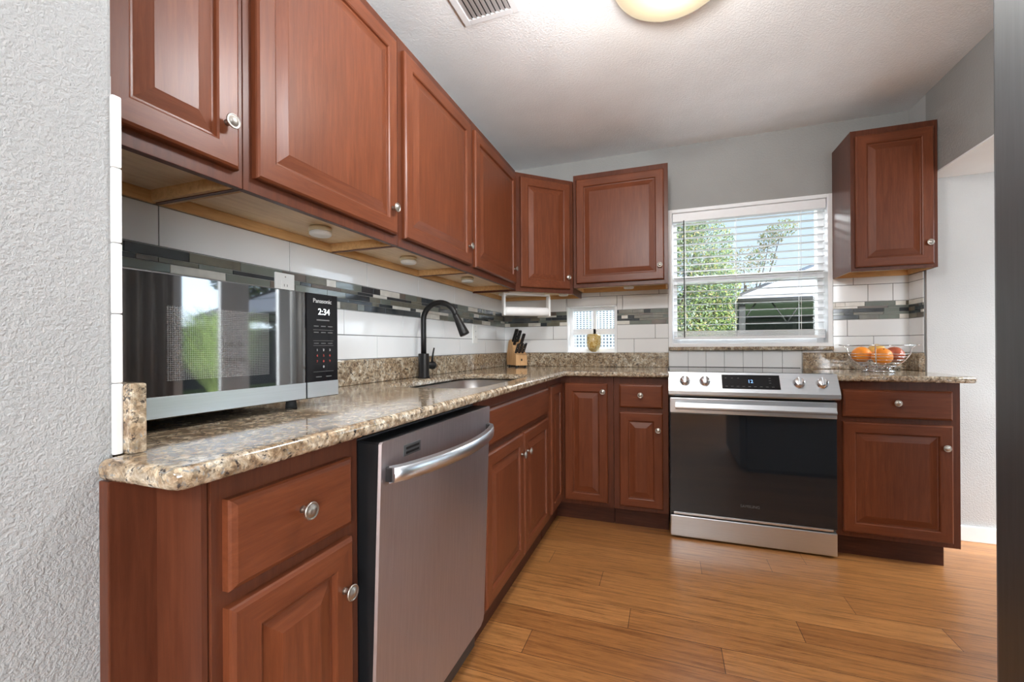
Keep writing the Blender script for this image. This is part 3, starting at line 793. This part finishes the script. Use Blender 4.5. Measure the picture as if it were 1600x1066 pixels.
# oven door
od = MB().box(.002, W-.002, -.640, -.6205, .132, .778, .002).build('oven_door', M['frame_dark'], t)
mb = MB(); mb.box(.002, W-.002, -.658, -.6405, .695, .778, .004); mb.build('door_top_band', M['steel'], od)
box(.003, W-.003, -.656, -.6405, .146, .6945, .003).build('oven_glass', M['ovenglass'], od)
mb = MB(); mb.box(.02, W-.02, -.658, -.6405, .133, .1455, .002); mb.build('door_bottom_strip', M['steel'], od)
hn = MB().prism([(-.700, .722), (-.700, .754), (-.705, .757), (-.7195, .735), (-.719, .727), (-.712, .722)], .030, W-.020, axis='x').build('handle', M['steel'], od)
for x in (.034, W-.050): box(x, x+.026, -.700, -.658, .728, .750, .003).build('handle_mount', M['chrome'], hn)
text('maker_mark', 'SAMSUNG', .020, M['print_dim'], od, face_at(.395, -.6562, .215))
mb = MB(); mb.box(.002, W-.002, -.654, -.60, .010, .126, .006); mb.build('storage_drawer', M['steel'], t)
for x in (.04, W-.05):
    for y in (-.57, -.10): MB().lathe([(0, 0), (.016, 0), (.016, .012), (.01, .014), (.01, .054), (0, .054)], 12, Matrix.Translation((x, y, 0))).build('levelling_foot', M['rubber'], t)


# ------------------------------------------------------------------ microwave (local: front -y, x to the right as seen)
MWW, MWH = .507, .268
mdir = math.atan2(.025, .505)
t = thing('microwave', 'black microwave oven with stainless lower band on the granite counter', 'microwave', (.355, -2.776, CT), PI/2-mdir)
z0 = .024
box(.003, MWW-.003, .018, .312, z0, z0+MWH-.002, .004).build('housing', M['black_plastic'], t)
PX = .402
dr = MB().box(0, PX-.001, 0, .0175, z0, z0+MWH, .0025).build('door', M['blackglass'], t)
box(.001, PX-.002, -.0018, -.0001, z0+.002, z0+.041, .0005).build('door_band', M['steel'], dr)
box(-.001, .0065, -.0012, .0, z0+.043, z0+MWH-.004).build('door_edge_strip', M['black_plastic'], dr)
def mesh_screen():
    m, tt, b = newmat('perforated_screen')
    v = N(tt, 'ShaderNodeTexVoronoi', Scale=260); tt.links.new(coords(tt), v.inputs['Vector']); v.inputs['Randomness'].default_value = 0
    tt.links.new(ramp(tt, [(.30, (.012,.012,.012)), (.42, (.10,.10,.10))], v.outputs['Distance']).outputs[0], b.inputs['Base Color'])
    b.inputs['Roughness'].default_value = .04; b.inputs['IOR'].default_value = 1.8; b.inputs['Specular IOR Level'].default_value = 1
    return m
M['screen'] = mesh_screen()
box(.092, .300, -.0004, .0001, z0+.068, z0+.208, 0).build('window_screen', M['screen'], dr)
pn = MB().box(PX+.001, MWW, 0, .0175, z0, z0+MWH, .0025).build('control_panel', M['panelblack'], t)
box(PX+.002, MWW-.001, -.0018, -.0001, z0+.002, z0+.041, .0005).build('panel_band', M['steel'], pn)
xc = (PX+MWW)/2+.002
text('maker_mark', 'Panasonic', .0155, M['print'], pn, face_at(xc-.002, -.0004, z0+.249))
text('clock_digits', '2:34', .0230, M['display'], pn, face_at(xc+.003, -.0004, z0+.221))
mb = MB(); mb.box(xc-.021, xc+.021, -.0006, 0, z0+.1985, z0+.2015)
for r in range(2):
    for c in range(3): mb.box(xc-.030+c*.023, xc-.030+c*.023+.015, -.0006, 0, z0+.183-r*.016, z0+.1850-r*.016)
for zz in (.174, .146, .1335, .066): mb.box(xc-.032, xc+.034, -.0006, 0, z0+zz, z0+zz+.0008)
for c in range(3): mb.box(xc-.030+c*.023, xc-.030+c*.023+.015, -.0006, 0, z0+.139, z0+.1405)
for c in range(2): mb.box(xc-.024+c*.033, xc-.024+c*.033+.018, -.0006, 0, z0+.052, z0+.0540)
mb.build('panel_print', M['print_dim'], pn)
for i, ch in enumerate('1234567890'):
    r, c = (i//3, i % 3) if i < 9 else (3, 1)
    text('key_digit', ch, .0085, M['print_red'] if r in (1, 2) else M['print'], pn, face_at(xc-.020+c*.021, -.0004, z0+.122-r*.0145))
for x, y in ((.05, .05), (.40, .05), (.05, .29), (.40, .29)):
    MB().lathe([(0, 0), (.014, 0), (.011, z0+.001), (0, z0+.001)], 14, Matrix.Translation((x, y, .0005))).build('foot', M['rubber'], t)

# ------------------------------------------------------------------ outlets
def outlet(label, loc, rz, w_, h_, toggle=False):
    t = thing('wall_outlet', label, 'outlet', loc, rz)
    box(-w_/2, w_/2, -.007, 0, -h_/2, h_/2, .002).build('cover_plate', M['wplastic'], t)
    box(-.017, .017, -.009, -.0071, -.033, .033, .001).build('socket', M['wplastic'], t)
    mb = MB()
    for s_ in (-.018, .018):
        for x in (-.006, .006): mb.box(x-.001, x+.001, -.0094, -.0090, s_-.004, s_+.004)
    mb.build('slots', M['print_dim'], t)
    MB().lathe([(0, 0), (.003, 0), (.002, .001), (0, .001)], 10, Matrix.Translation((0, -.0071, h_/2-.012)) @ Matrix.Rotation(PI/2, 4, 'X')).build('screw', M['chrome'], t)
outlet('white wall outlet peeking out just above the microwave', (.0100, -2.108, 1.258), PI/2, .076, .118)
outlet('white wall outlet on the left wall tiles right of the faucet', (.0100, -.585, 1.150), PI/2, .072, .125)

# ------------------------------------------------------------------ puck lights under the wall cabinets
def puck(label, x, y, z):
    t = thing('puck_light', label, 'light', (x, y, z), 0, 'battery puck lights under the wall cabinets')
    MB().lathe([(0, .0), (.032, .0), (.036, -.004), (.036, -.012), (.033, -.014), (0, -.014)], 28).build('housing', M['yel'], t)
    MB().lathe([(.030, -.0142), (.034, -.017), (.034, -.024), (.030, -.028), (0, -.029)], 28).build('lens', M['wplastic'], t)
puck('puck light under the widest left cabinet, nearest to the microwave', .16, -2.10, 1.4595)
puck('puck light under the cabinet over the faucet', .16, -1.59, 1.4595)
puck('puck light under the cabinet next to the diagonal corner cabinet', .16, -1.00, 1.4595)
puck('puck light behind the left arm of the paper towel holder', .150, -.40, 1.4495)
puck('puck light under the diagonal corner cabinet, right of the paper towel holder', .535, -.22, 1.4495)
puck('puck light under the cabinet above the small window', .975, -.13, 1.4895)
# ------------------------------------------------------------------ paper towel holder
A, B = Vector((.205, -.525, 0)), Vector((.445, -.325, 0)); an = math.atan2(B.y-A.y, B.x-A.x); LN = (B-A).length
t = thing('paper_towel_holder', 'white paper towel holder screwed under the corner wall cabinet', 'towel holder', (A.x, A.y, 1.4500), an)
box(-.012, LN+.012, -.018, .018, -.040, -.024, .003).build('mounting_bar', M['wplastic'], t)
box(.03, LN-.03, -.012, .012, -.0245, -.0155).build('spacer_block', M['wplastic'], t)
for x in (-.014, LN): box(x, x+.014, -.024, .024, -.178, -.0405, .005).build('arm', M['wplastic'], t)
o = MB().lathe([(.0, 0), (.030, 0), (.0305, .002), (.0305, LN-.006), (.030, LN-.004), (0, LN-.004)], 32, Matrix.Translation((.002, 0, 0)) @ Matrix.Rotation(PI/2, 4, 'Y')).build('paper_roll', M['towel'])
o.location = (A.x, A.y, 1.4500-.148); o.rotation_euler = (0, 0, an)
tag(o, 'thin white paper towel roll held in the holder under the corner cabinet', 'paper towel')

# ------------------------------------------------------------------ knife block and knives
KX, KY_ = .168, -.158
t = thing('knife_block', 'light wooden knife block in the counter corner full of black-handled knives', 'knife block', (KX, KY_, CT), -.85)
# local: x = forward (low front), profile in x-z, width along y
prof = [(-.105, .012), (.075, .012), (.075, .090), (.035, .105), (.012, .155), (-.042, .205), (-.072, .195), (-.125, .060)]
mb = MB(); mb.prism([(a, b) for a, b in prof], -.045, .045, bev=.003, axis='y'); mb.build('block_body', M['block'], t)
for x in (-.08, .06):
    for y in (-.035, .035): MB().lathe([(0, 0), (.008, 0), (.008, .0125), (0, .0125)], 10, Matrix.Translation((x, y, .0))).build('foot', M['rubber'], t)
ob = box(.0751, .0756, -.006, .006, .045, .062).build('burned_mark', M['stem'], t)
def knife(lx, ly, lz, length, r=.010, lab='', lift=1.0):
    R = Matrix.Translation((KX, KY_, CT)) @ Matrix.Rotation(-.85, 4, 'Z')
    d = Vector((.64, 0, .77)).normalized()
    mt = Matrix.Translation((lx, ly, lz)) @ d.to_track_quat('Z', 'Y').to_matrix().to_4x4()
    b = MB(); b.box(-r*1.05, r*1.05, -r*.62, r*.62, 0, length, r*.4); b.bm.transform(mt)
    root = bpy.data.objects.new('kitchen_knife', None); COL.objects.link(root); root.location = R.translation; root.rotation_euler = (0, 0, -.85); root.empty_display_size = .03
    tag(root, lab, 'knife', 'knives in the block')
    b.build('handle', M['black_plastic'], root)
    b = MB(); b.box(-r*.9, r*.9, -.0012, .0012, -.09, -.0002); b.bm.transform(mt); b.build('blade', M['chrome'], root)
    b = MB()
    for q in (.25, .55, .8): b.lathe([(0, 0), (.0022, 0), (.0022, .0008), (0, .0008)], 8, mt @ Matrix.Translation((0, -r*.62, length*q)) @ Matrix.Rotation(PI/2, 4, 'X'))
    b.build('rivets', M['chrome'], root)
big = 'one of the large black-handled knives in the upper slots of the knife block'
small = 'one of the short black-handled steak knives in the lower slots of the knife block'
for (x, y, z, l, r) in ((-.022, -.026, .190, .115, .0125), (-.022, .004, .188, .105, .0115), (-.004, .030, .172, .095, .011), (.004, -.030, .166, .085, .010)): knife(x, y, z, l, r, big)
for i in range(6): knife(.030 if i % 2 else .042, -.034+i*.0137, .110 if i % 2 else .104, .085, .0075, small)

# ------------------------------------------------------------------ amber glass by the small window
o = MB().lathe([(0, .0), (.016, 0), (.020, .004), (.036, .014), (.049, .040), (.053, .075), (.052, .110), (.047, .132), (.0445, .132), (.048, .108), (.049, .076), (.043, .048), (.028, .024), (0, .014)], 32).build('glass_cup', M['amber'])
o.location = (.707, .020, SZ0+.0055)
tag(o, 'amber patterned glass cup standing on the ledge of the small window', 'glass')

# ------------------------------------------------------------------ fruit basket
BX, BY = 2.318, -.285
t = thing('fruit_basket', 'chrome wire fruit basket standing on the short granite counter', 'basket', (BX, BY, CT))
def ring(r, z, n=40): return [(r*math.cos(2*PI*i/n), r*math.sin(2*PI*i/n), z) for i in range(n)]
MB().tube(ring(.155, .146), .003, 8, closed=True).build('rim', M['chrome'], t)
mb = MB()
for r, z in ((.130, .100), (.122, .085), (.112, .068), (.098, .050), (.080, .034), (.055, .026)): mb.tube(ring(r, z), .0016, 6, closed=True)
mb.build('wire_rings', M['chrome'], t)
mb = MB()
for i in range(4):
    a = PI/4+.35+i*PI/2; c, s_ = math.cos(a), math.sin(a)
    mb.tube([(.175*c, .175*s_, .149), (.155*c, .155*s_, .147), (.136*c, .136*s_, .130), (.132*c, .132*s_, .100), (.113*c, .113*s_, .068), (.080*c, .080*s_, .033), (0, 0, .025)], .0028, 8)
mb.build('ribs', M['chrome'], t)
mb = MB(); mb.tube(ring(.070, .006), .004, 8, closed=True)
for i in range(4):
    a = i*PI/2+.35; c, s_ = math.cos(a), math.sin(a); mb.tube([(.070*c, .070*s_, .006), (.066*c, .066*s_, .031)], .003, 8)
mb.build('foot_ring', M['chrome'], t)
def fruit(name, mat, label, cat, x, y, z, r, sq=.94, tilt=0.0):
    t = thing(name, label, cat, (BX+x, BY+y, CT+z))
    prof = []
    for i in range(17):
        a = PI*i/16; rr = r*math.sin(a)*(1+.04*math.sin(a*2)); h = -r*sq*math.cos(a)
        if i == 16: h -= r*.05
        prof.append((max(rr, 0) if 0 < i < 16 else 0, h))
    MB().lathe(prof, 28, Matrix.Rotation(tilt, 4, 'X')).build('fruit_skin', mat, t)
    MB().lathe([(0, 0), (.0028, 0), (.0035, .006), (0, .006)], 8, Matrix.Rotation(tilt, 4, 'X') @ Matrix.Translation((0, 0, r*sq-.006))).build('stem', M['stem'], t)
fruit('orange', M['orange'], 'bright orange on the left side of the wire basket', 'orange', -.074, .006, .096, .046)
fruit('orange', M['orange'], 'bright orange at the front middle of the wire basket', 'orange', -.004, -.058, .088, .047, tilt=.5)
fruit('apple', M['apple'], 'reddish apple on the right side of the wire basket', 'apple', .074, .004, .096, .045)
fruit('pear', M['mango'], 'spotted yellow fruit on top at the back right of the wire basket', 'fruit', .016, .060, .112, .042, 1.1, 1.2)

# ------------------------------------------------------------------ ceiling vent and lamp
t = thing('ceiling_vent', 'white slatted air vent in the ceiling near the left cabinets', 'vent', (.54, -1.70, ZC))
mb = MB()
x0, x1, y0, y1 = -.125, .120, -.17, .170; bw = .028
mb.box(x0, x0+bw, y0, y1, -.008, 0, .002); mb.box(x1-bw, x1, y0, y1, -.008, 0, .002); mb.box(x0+bw, x1-bw, y0, y0+bw, -.008, 0, .002); mb.box(x0+bw, x1-bw, y1-bw, y1, -.008, 0, .002)
mb.build('vent_frame', M['trim'], t)
box(x0+bw, x1-bw, y0+bw, y1-bw, -.001, -.0002).build('dark_backing', M['rubber'], t)
mb = MB(); n = 9
for i in range(n):
    x = x0+bw+(i+.5)*(x1-x0-2*bw)/n
    mb.quad((x-.011, y0+bw, -.002), (x-.011, y1-bw, -.002), (x+.006, y1-bw, -.009), (x+.006, y0+bw, -.009))
    mb.quad((x-.009, y0+bw, -.0012), (x+.008, y0+bw, -.0082), (x+.008, y1-bw, -.0082), (x-.009, y1-bw, -.0012))
mb.build('louvres', M['trim'], t)
t = thing('added_pendant', 'added unseen pendant carrying a fill light over the kitchen aisle', 'lamp', (1.12, -2.05, 2.10))  # cord, socket and cap added above the out-of-frame fill light
MB().tube([(0, 0, .02), (0, 0, ZC-2.10-.012)], .003, 6).build('cord', M['black'], t)
MB().lathe([(0, 0), (.018, 0), (.018, .035), (.008, .045), (0, .045)], 16).build('socket', M['black'], t)
MB().lathe([(0, ZC-2.10-.02), (.05, ZC-2.10-.02), (.05, ZC-2.10), (0, ZC-2.10)], 20).build('ceiling_cap', M['black'], t)
t = thing('ceiling_lamp', 'round flush ceiling lamp with cream glass bowl', 'lamp', (1.25, -1.555, ZC))
MB().lathe([(0, 0), (.165, 0), (.165, -.02), (0, -.02)], 40).build('base_plate', M['nickel'], t)
prof = [(.168, -.022)]
for i in range(12):
    a = PI/2*i/11; prof.append((.215*math.cos(a) if i < 11 else 0, -.035-.095*math.sin(a)))
MB().lathe(prof, 48).build('glass_bowl', M['lampglass'], t)

# ------------------------------------------------------------------ refrigerator at the right edge
t = thing('refrigerator', 'dark stainless refrigerator at the right edge of the picture', 'refrigerator', (1.80, -2.165, 0), -PI/2)
# local: x to the right as seen from the front, front -y  (world -x)
box(.004, .896, .045, .745, .03, 1.765, .004).build('refrigerator_body', M['steel_dark'], t)
for a, b, c, d_ in ((.0, .447, .04, 1.775), (.453, .90, .04, 1.775)):
    o = box(a, b, -.012, .040, c, d_, .010).build('refrigerator_door', M['steel_dark'], t)
    if c < .5: MB().tube([(.415 if a == 0 else .485, -.012, .75), (.415 if a == 0 else .485, -.055, .77), (.415 if a == 0 else .485, -.055, 1.60), (.415 if a == 0 else .485, -.012, 1.62)], .010, 10).build('handle', M['steel_dark'], o)
box(.02, .88, .06, .70, 0, .029).build('base_grille', M['black_plastic'], t)

# ------------------------------------------------------------------ patio doors (seen mirrored in the microwave)
def glass_door(name, y0, y1, hinge):
    mb = MB(); st = .140
    X0, X1 = 3.80, 3.845
    mb.box(X0, X1, y0, y0+st, .03, 2.06, .003); mb.box(X0, X1, y1-st, y1, .03, 2.06, .003); mb.box(X0, X1, y0+st, y1-st, .03, .26, .003); mb.box(X0, X1, y0+st, y1-st, 1.94, 2.06, .003)
    d_ = struct(name, mb, M['trim'])
    box(3.82, 3.825, y0+st, y1-st, .26, 1.94).build('pane', M['pane'], d_)
    if hinge:
        for z in (.95, 1.10): MB().lathe([(0, 0), (.022, 0), (.022, .01), (.012, .012), (.012, .035), (.027, .05), (.024, .065), (0, .068)] if z < 1 else [(0, 0), (.025, 0), (.022, .02), (0, .02)], 20, Matrix.Translation((3.80, y0+.05 if hinge > 0 else y1-.05, z)) @ Matrix.Rotation(-PI/2, 4, 'Y')).build('door_knob', M['nickel'], d_)
    return d_
ym = (DY0+DY1)/2
glass_door('door_1', DY0+.03, ym, -1); glass_door('door_2', ym, DY1-.03, 1)
def curtain(label, y0, y1, seed):
    r = random.Random(seed); s = MB(); n = 60; rows = []
    for z in (.05, 2.18):
        rows.append([s.bm.verts.new((3.66+.028*math.sin(i/n*2*PI*((y1-y0)/.09)+seed)+.006*r.random(), y0+(y1-y0)*i/n, z)) for i in range(n+1)])
    for i in range(n): 
        f = s.bm.faces.new((rows[0][i], rows[0][i+1], rows[1][i+1], rows[1][i])); f.smooth = True
    o = s.build('curtain', M['curtain']); md = o.modifiers.new('thick', 'SOLIDIFY'); md.thickness = .003
    tag(o, label, 'curtain')
curtain('grey curtain at the kitchen side of the patio doors', .17, .42, 1)
curtain('grey curtain at the far side of the patio doors', -1.42, -1.04, 2)
t = thing('curtain_rod', 'dark curtain rod above the patio doors', 'curtain rod', (3.68, -.5, 2.2))
MB().tube([(0, -.96, 0), (0, .94, 0)], .012, 10).build('rod', M['black'], t)
for y in (-.90, .88): box(.0, .0695, y-.01, y+.01, -.01, .01).build('bracket', M['black'], t)

# ------------------------------------------------------------------ outdoors
struct('ground', box(-12, 16, .17, 18, -.36, -.25), M['grass'])
struct('ground_patio', box(3.92, 14, -9, 3.0, -.35, -.10), M['concrete'])
# lattice screen outside the small window
t = thing('lattice_screen', 'white lattice screen standing outside the small window', 'screen', (.35, 2.30, -.25))
mb = MB(); xx = -.75
while xx < .75: mb.box(xx, xx+.019, -.010, .006, .95, 2.25); xx += .042
z = .95
while z < 2.25: mb.box(-.75, .75, -.006, .010, z, z+(.019 if z < 1.48 else .013)); z += (.042 if z < 1.48 else .026)
mb.build('lattice_bars', M['lattice'], t)
mb = MB(); mb.box(-.80, -.75, -.03, .03, 0, 2.3); mb.box(.75, .80, -.03, .03, 0, 2.3); mb.box(-.75, .75, -.03, .03, 2.25, 2.3); mb.box(-.75, .75, -.03, .03, .9, .95)
mb.build('lattice_frame', M['lattice'], t)
o = box(-2.4, 1.05, 3.5, 3.6, -.25, 2.4).build('garden_wall', M['bluegrey']); tag(o, 'blue grey garden wall behind the white lattice screen', 'wall')
def tree(name, label, loc, blobs, nleaf, ls, mats, trunk_h, seed, wts=None, trunk_r=.12):
    r = random.Random(seed); t = thing(name, label, 'tree', loc, 0, None)
    verts, faces, mi = [], [], []
    for k in range(nleaf):
        b = r.choice(blobs)
        while True:
            p = Vector((r.uniform(-1, 1), r.uniform(-1, 1), r.uniform(-1, 1)))
            if p.length < 1: break
        p = p*(p.length**-.35)*.92
        c = Vector((b[0]+p.x*b[3], b[1]+p.y*b[3], b[2]+p.z*b[4]))
        u = Vector((r.gauss(0, 1), r.gauss(0, 1), r.gauss(0, 1))).normalized(); v = u.orthogonal().normalized(); s_ = ls*r.uniform(.6, 1.3)
        i = len(verts); verts += [c-u*s_, c+v*s_*.5, c+u*s_, c-v*s_*.5]; faces.append((i, i+1, i+2, i+3)); mi.append(r.choices(range(len(mats)), wts)[0] if wts else 0)
    me = bpy.data.meshes.new('foliage'); me.from_pydata(verts, [], faces)
    for m in mats: me.materials.append(m)
    me.polygons.foreach_set('material_index', mi)
    o = bpy.data.objects.new('foliage', me); COL.objects.link(o); o.parent = t
    mb = MB(); mb.tube([(0, 0, 0), (.05, 0, trunk_h*.5), (0, .05, trunk_h)], [trunk_r, trunk_r*.8, trunk_r*.5], 10)
    for b in blobs: mb.tube([(0, 0, trunk_h*.6), (b[0]*.6, b[1]*.6, (trunk_h*.6+b[2])*.5), (b[0], b[1], b[2])], [trunk_r*.45, trunk_r*.3, trunk_r*.12], 6)
    mb.build('trunk', M['bark'], t); return t
tree('tree', 'bright green leafy tree filling the left of the window view', (1.15, 4.0, -.25), [(0, 0, 2.2, .95, 1.0), (.5, .1, 2.85, .60, .5), (.72, 0, 2.2, .42, .5), (.72, 0, 1.65, .36, .45), (.15, 0, 3.2, .55, .45), (-.7, 0, 2.2, .9, 1.1), (.3, -.1, 1.4, .7, .6)], 38000, .021, [M['leafA'], M['leafB'], M['leafC'], M['leafD']], 1.8, 4, [4, 3, 1.2, 2])
tree('tree', 'sparse yellowing tree with bare branches reaching into the sky', (3.3, 10.4, -.25), [(-.05, 0, 3.70, .60, .42), (.42, .2, 3.75, .45, .36), (-.55, 0, 3.6, .5, .5), (.60, 0, 4.25, .34, .30), (.90, 0, 4.5, .42, .26), (-.3, 0, 3.1, .8, .6)], 2300, .040, [M['leafC'], M['leafA'], M['leafB']], 3.0, 8, [4, 3, 2], .06)
tree('tree', 'dark green tree low in the distance behind the gazebo', (.6, 12.6, -.25), [(0, 0, 2.4, 1.7, 1.8), (1.8, 0, 2.2, 1.4, 1.2), (3.2, 0, 1.9, 1.2, .9), (-1.6, 0, 3.0, 1.6, 1.8)], 16000, .07, [M['leafB'], M['leafD']], 1.6, 15, [4, 1])
o = box(-3, 11, 15.0, 15.1, -.25, 1.6).build('garden_fence', M['fence']); tag(o, 'dark grey garden fence far behind the trees', 'fence')
# gazebo outside the kitchen window
def gazebo(label, loc, w_, d_, h, rise, rz=0):
    t = thing('gazebo', label, 'gazebo', loc, rz)
    for x in (-w_/2, w_/2):
        for y in (-d_/2, d_/2): box(x-.045, x+.045, y-.045, y+.045, 0, h, .004).build('post', M['frame_dark'], t)
    mb = MB(); e = .18
    c = [(-w_/2-e, -d_/2-e), (w_/2+e, -d_/2-e), (w_/2+e, d_/2+e), (-w_/2-e, d_/2+e)]
    k = .16; tp = [(a*k, b*k) for a, b in c]
    for i in range(4):
        j = (i+1) % 4
        mb.quad((c[i][0], c[i][1], h), (c[j][0], c[j][1], h), (tp[j][0], tp[j][1], h+rise), (tp[i][0], tp[i][1], h+rise))
    mb.quad(*[(a, b, h+rise) for a, b in tp]); o = mb.build('canopy', M['canopy'], t); md = o.modifiers.new('thick', 'SOLIDIFY'); md.thickness = .02
    mb = MB()
    for i in range(4):
        j = (i+1) % 4
        mb.tube([(c[i][0], c[i][1], h-.02), (c[j][0], c[j][1], h-.02)], .045, 6); mb.tube([(c[i][0], c[i][1], h+.01), (tp[i][0], tp[i][1], h+rise+.02)], .035, 6)
        mb.tube([(c[i][0]*.5, c[i][1]*.5, h+rise*.58), (c[j][0]*.5, c[j][1]*.5, h+rise*.58)], .02, 6)
    for i in range(7):
        x = -w_/2+w_*i/6; mb.tube([(x, -d_/2, h-.35), (x+.2, -d_/2, h-.03)], .012, 5); mb.tube([(x, -d_/2, h-.35), (x-.2, -d_/2, h-.03)], .012, 5)
    mb.tube([(-w_/2, -d_/2, h-.35), (w_/2, -d_/2, h-.35)], .02, 6)
    mb.build('roof_frame', M['frame_dark'], t)
    box(-w_/2+.05, w_/2-.05, d_/2-.04, d_/2-.02, .0, h-.05).build('shade_curtain', M['screen_dark'], t)
    return t
gazebo('garden gazebo with pale canopy and dark frame outside the kitchen window', (4.13, 6.5, -.25), 3.64, 4.4, 2.0, .77)
gazebo('patio gazebo mirrored in the microwave, outside the patio doors', (9.6, 4.9, -.25), 3.0, 3.0, 2.1, .8)
o = box(14.6, 14.7, -9, 12, -.25, 1.75).build('garden_fence', M['fence']); tag(o, 'dark grey garden fence beyond the patio doors', 'fence')
M['reed'] = simple('pale_green_blade', (.50,.66,.20), .5, var=.3, vs=2)
def grass_clump(label, loc, n, h, seed):
    r = random.Random(seed); verts, faces = [], []
    for k in range(n):
        a = r.uniform(0, 2*PI); l = h*r.uniform(.6, 1.1); sp = r.uniform(.08, .38)*h; wv = Vector((-math.sin(a), math.cos(a), 0))*.018
        prev = None
        for q in (0, .35, .7, 1.0):
            c = Vector((math.cos(a)*sp*q**1.6, math.sin(a)*sp*q**1.6, l*(q-.38*q**3))); ww = wv*(1-q*.9)
            i = len(verts); verts += [c-ww, c+ww]
            if prev is not None: faces.append((prev, prev+1, i+1, i))
            prev = i
    me = bpy.data.meshes.new('ornamental_grass'); me.from_pydata(verts, [], faces); me.materials.append(M['reed'])
    o = bpy.data.objects.new('ornamental_grass', me); COL.objects.link(o); o.location = loc; tag(o, label, 'plant')
grass_clump('tall bright green ornamental grass outside the patio doors', (6.5, .98, -.10), 1500, 2.6, 3)
tree('tree', 'leafy tree behind the patio gazebo', (12.8, 7.0, -.25), [(0, 0, 3.2, 1.6, 1.4), (1, -.8, 3.8, 1.2, 1.0), (-.6, .9, 3.9, 1.2, 1.0)], 6000, .10, [M['leafB'], M['leafA']], 2.2, 31, [3, 2])
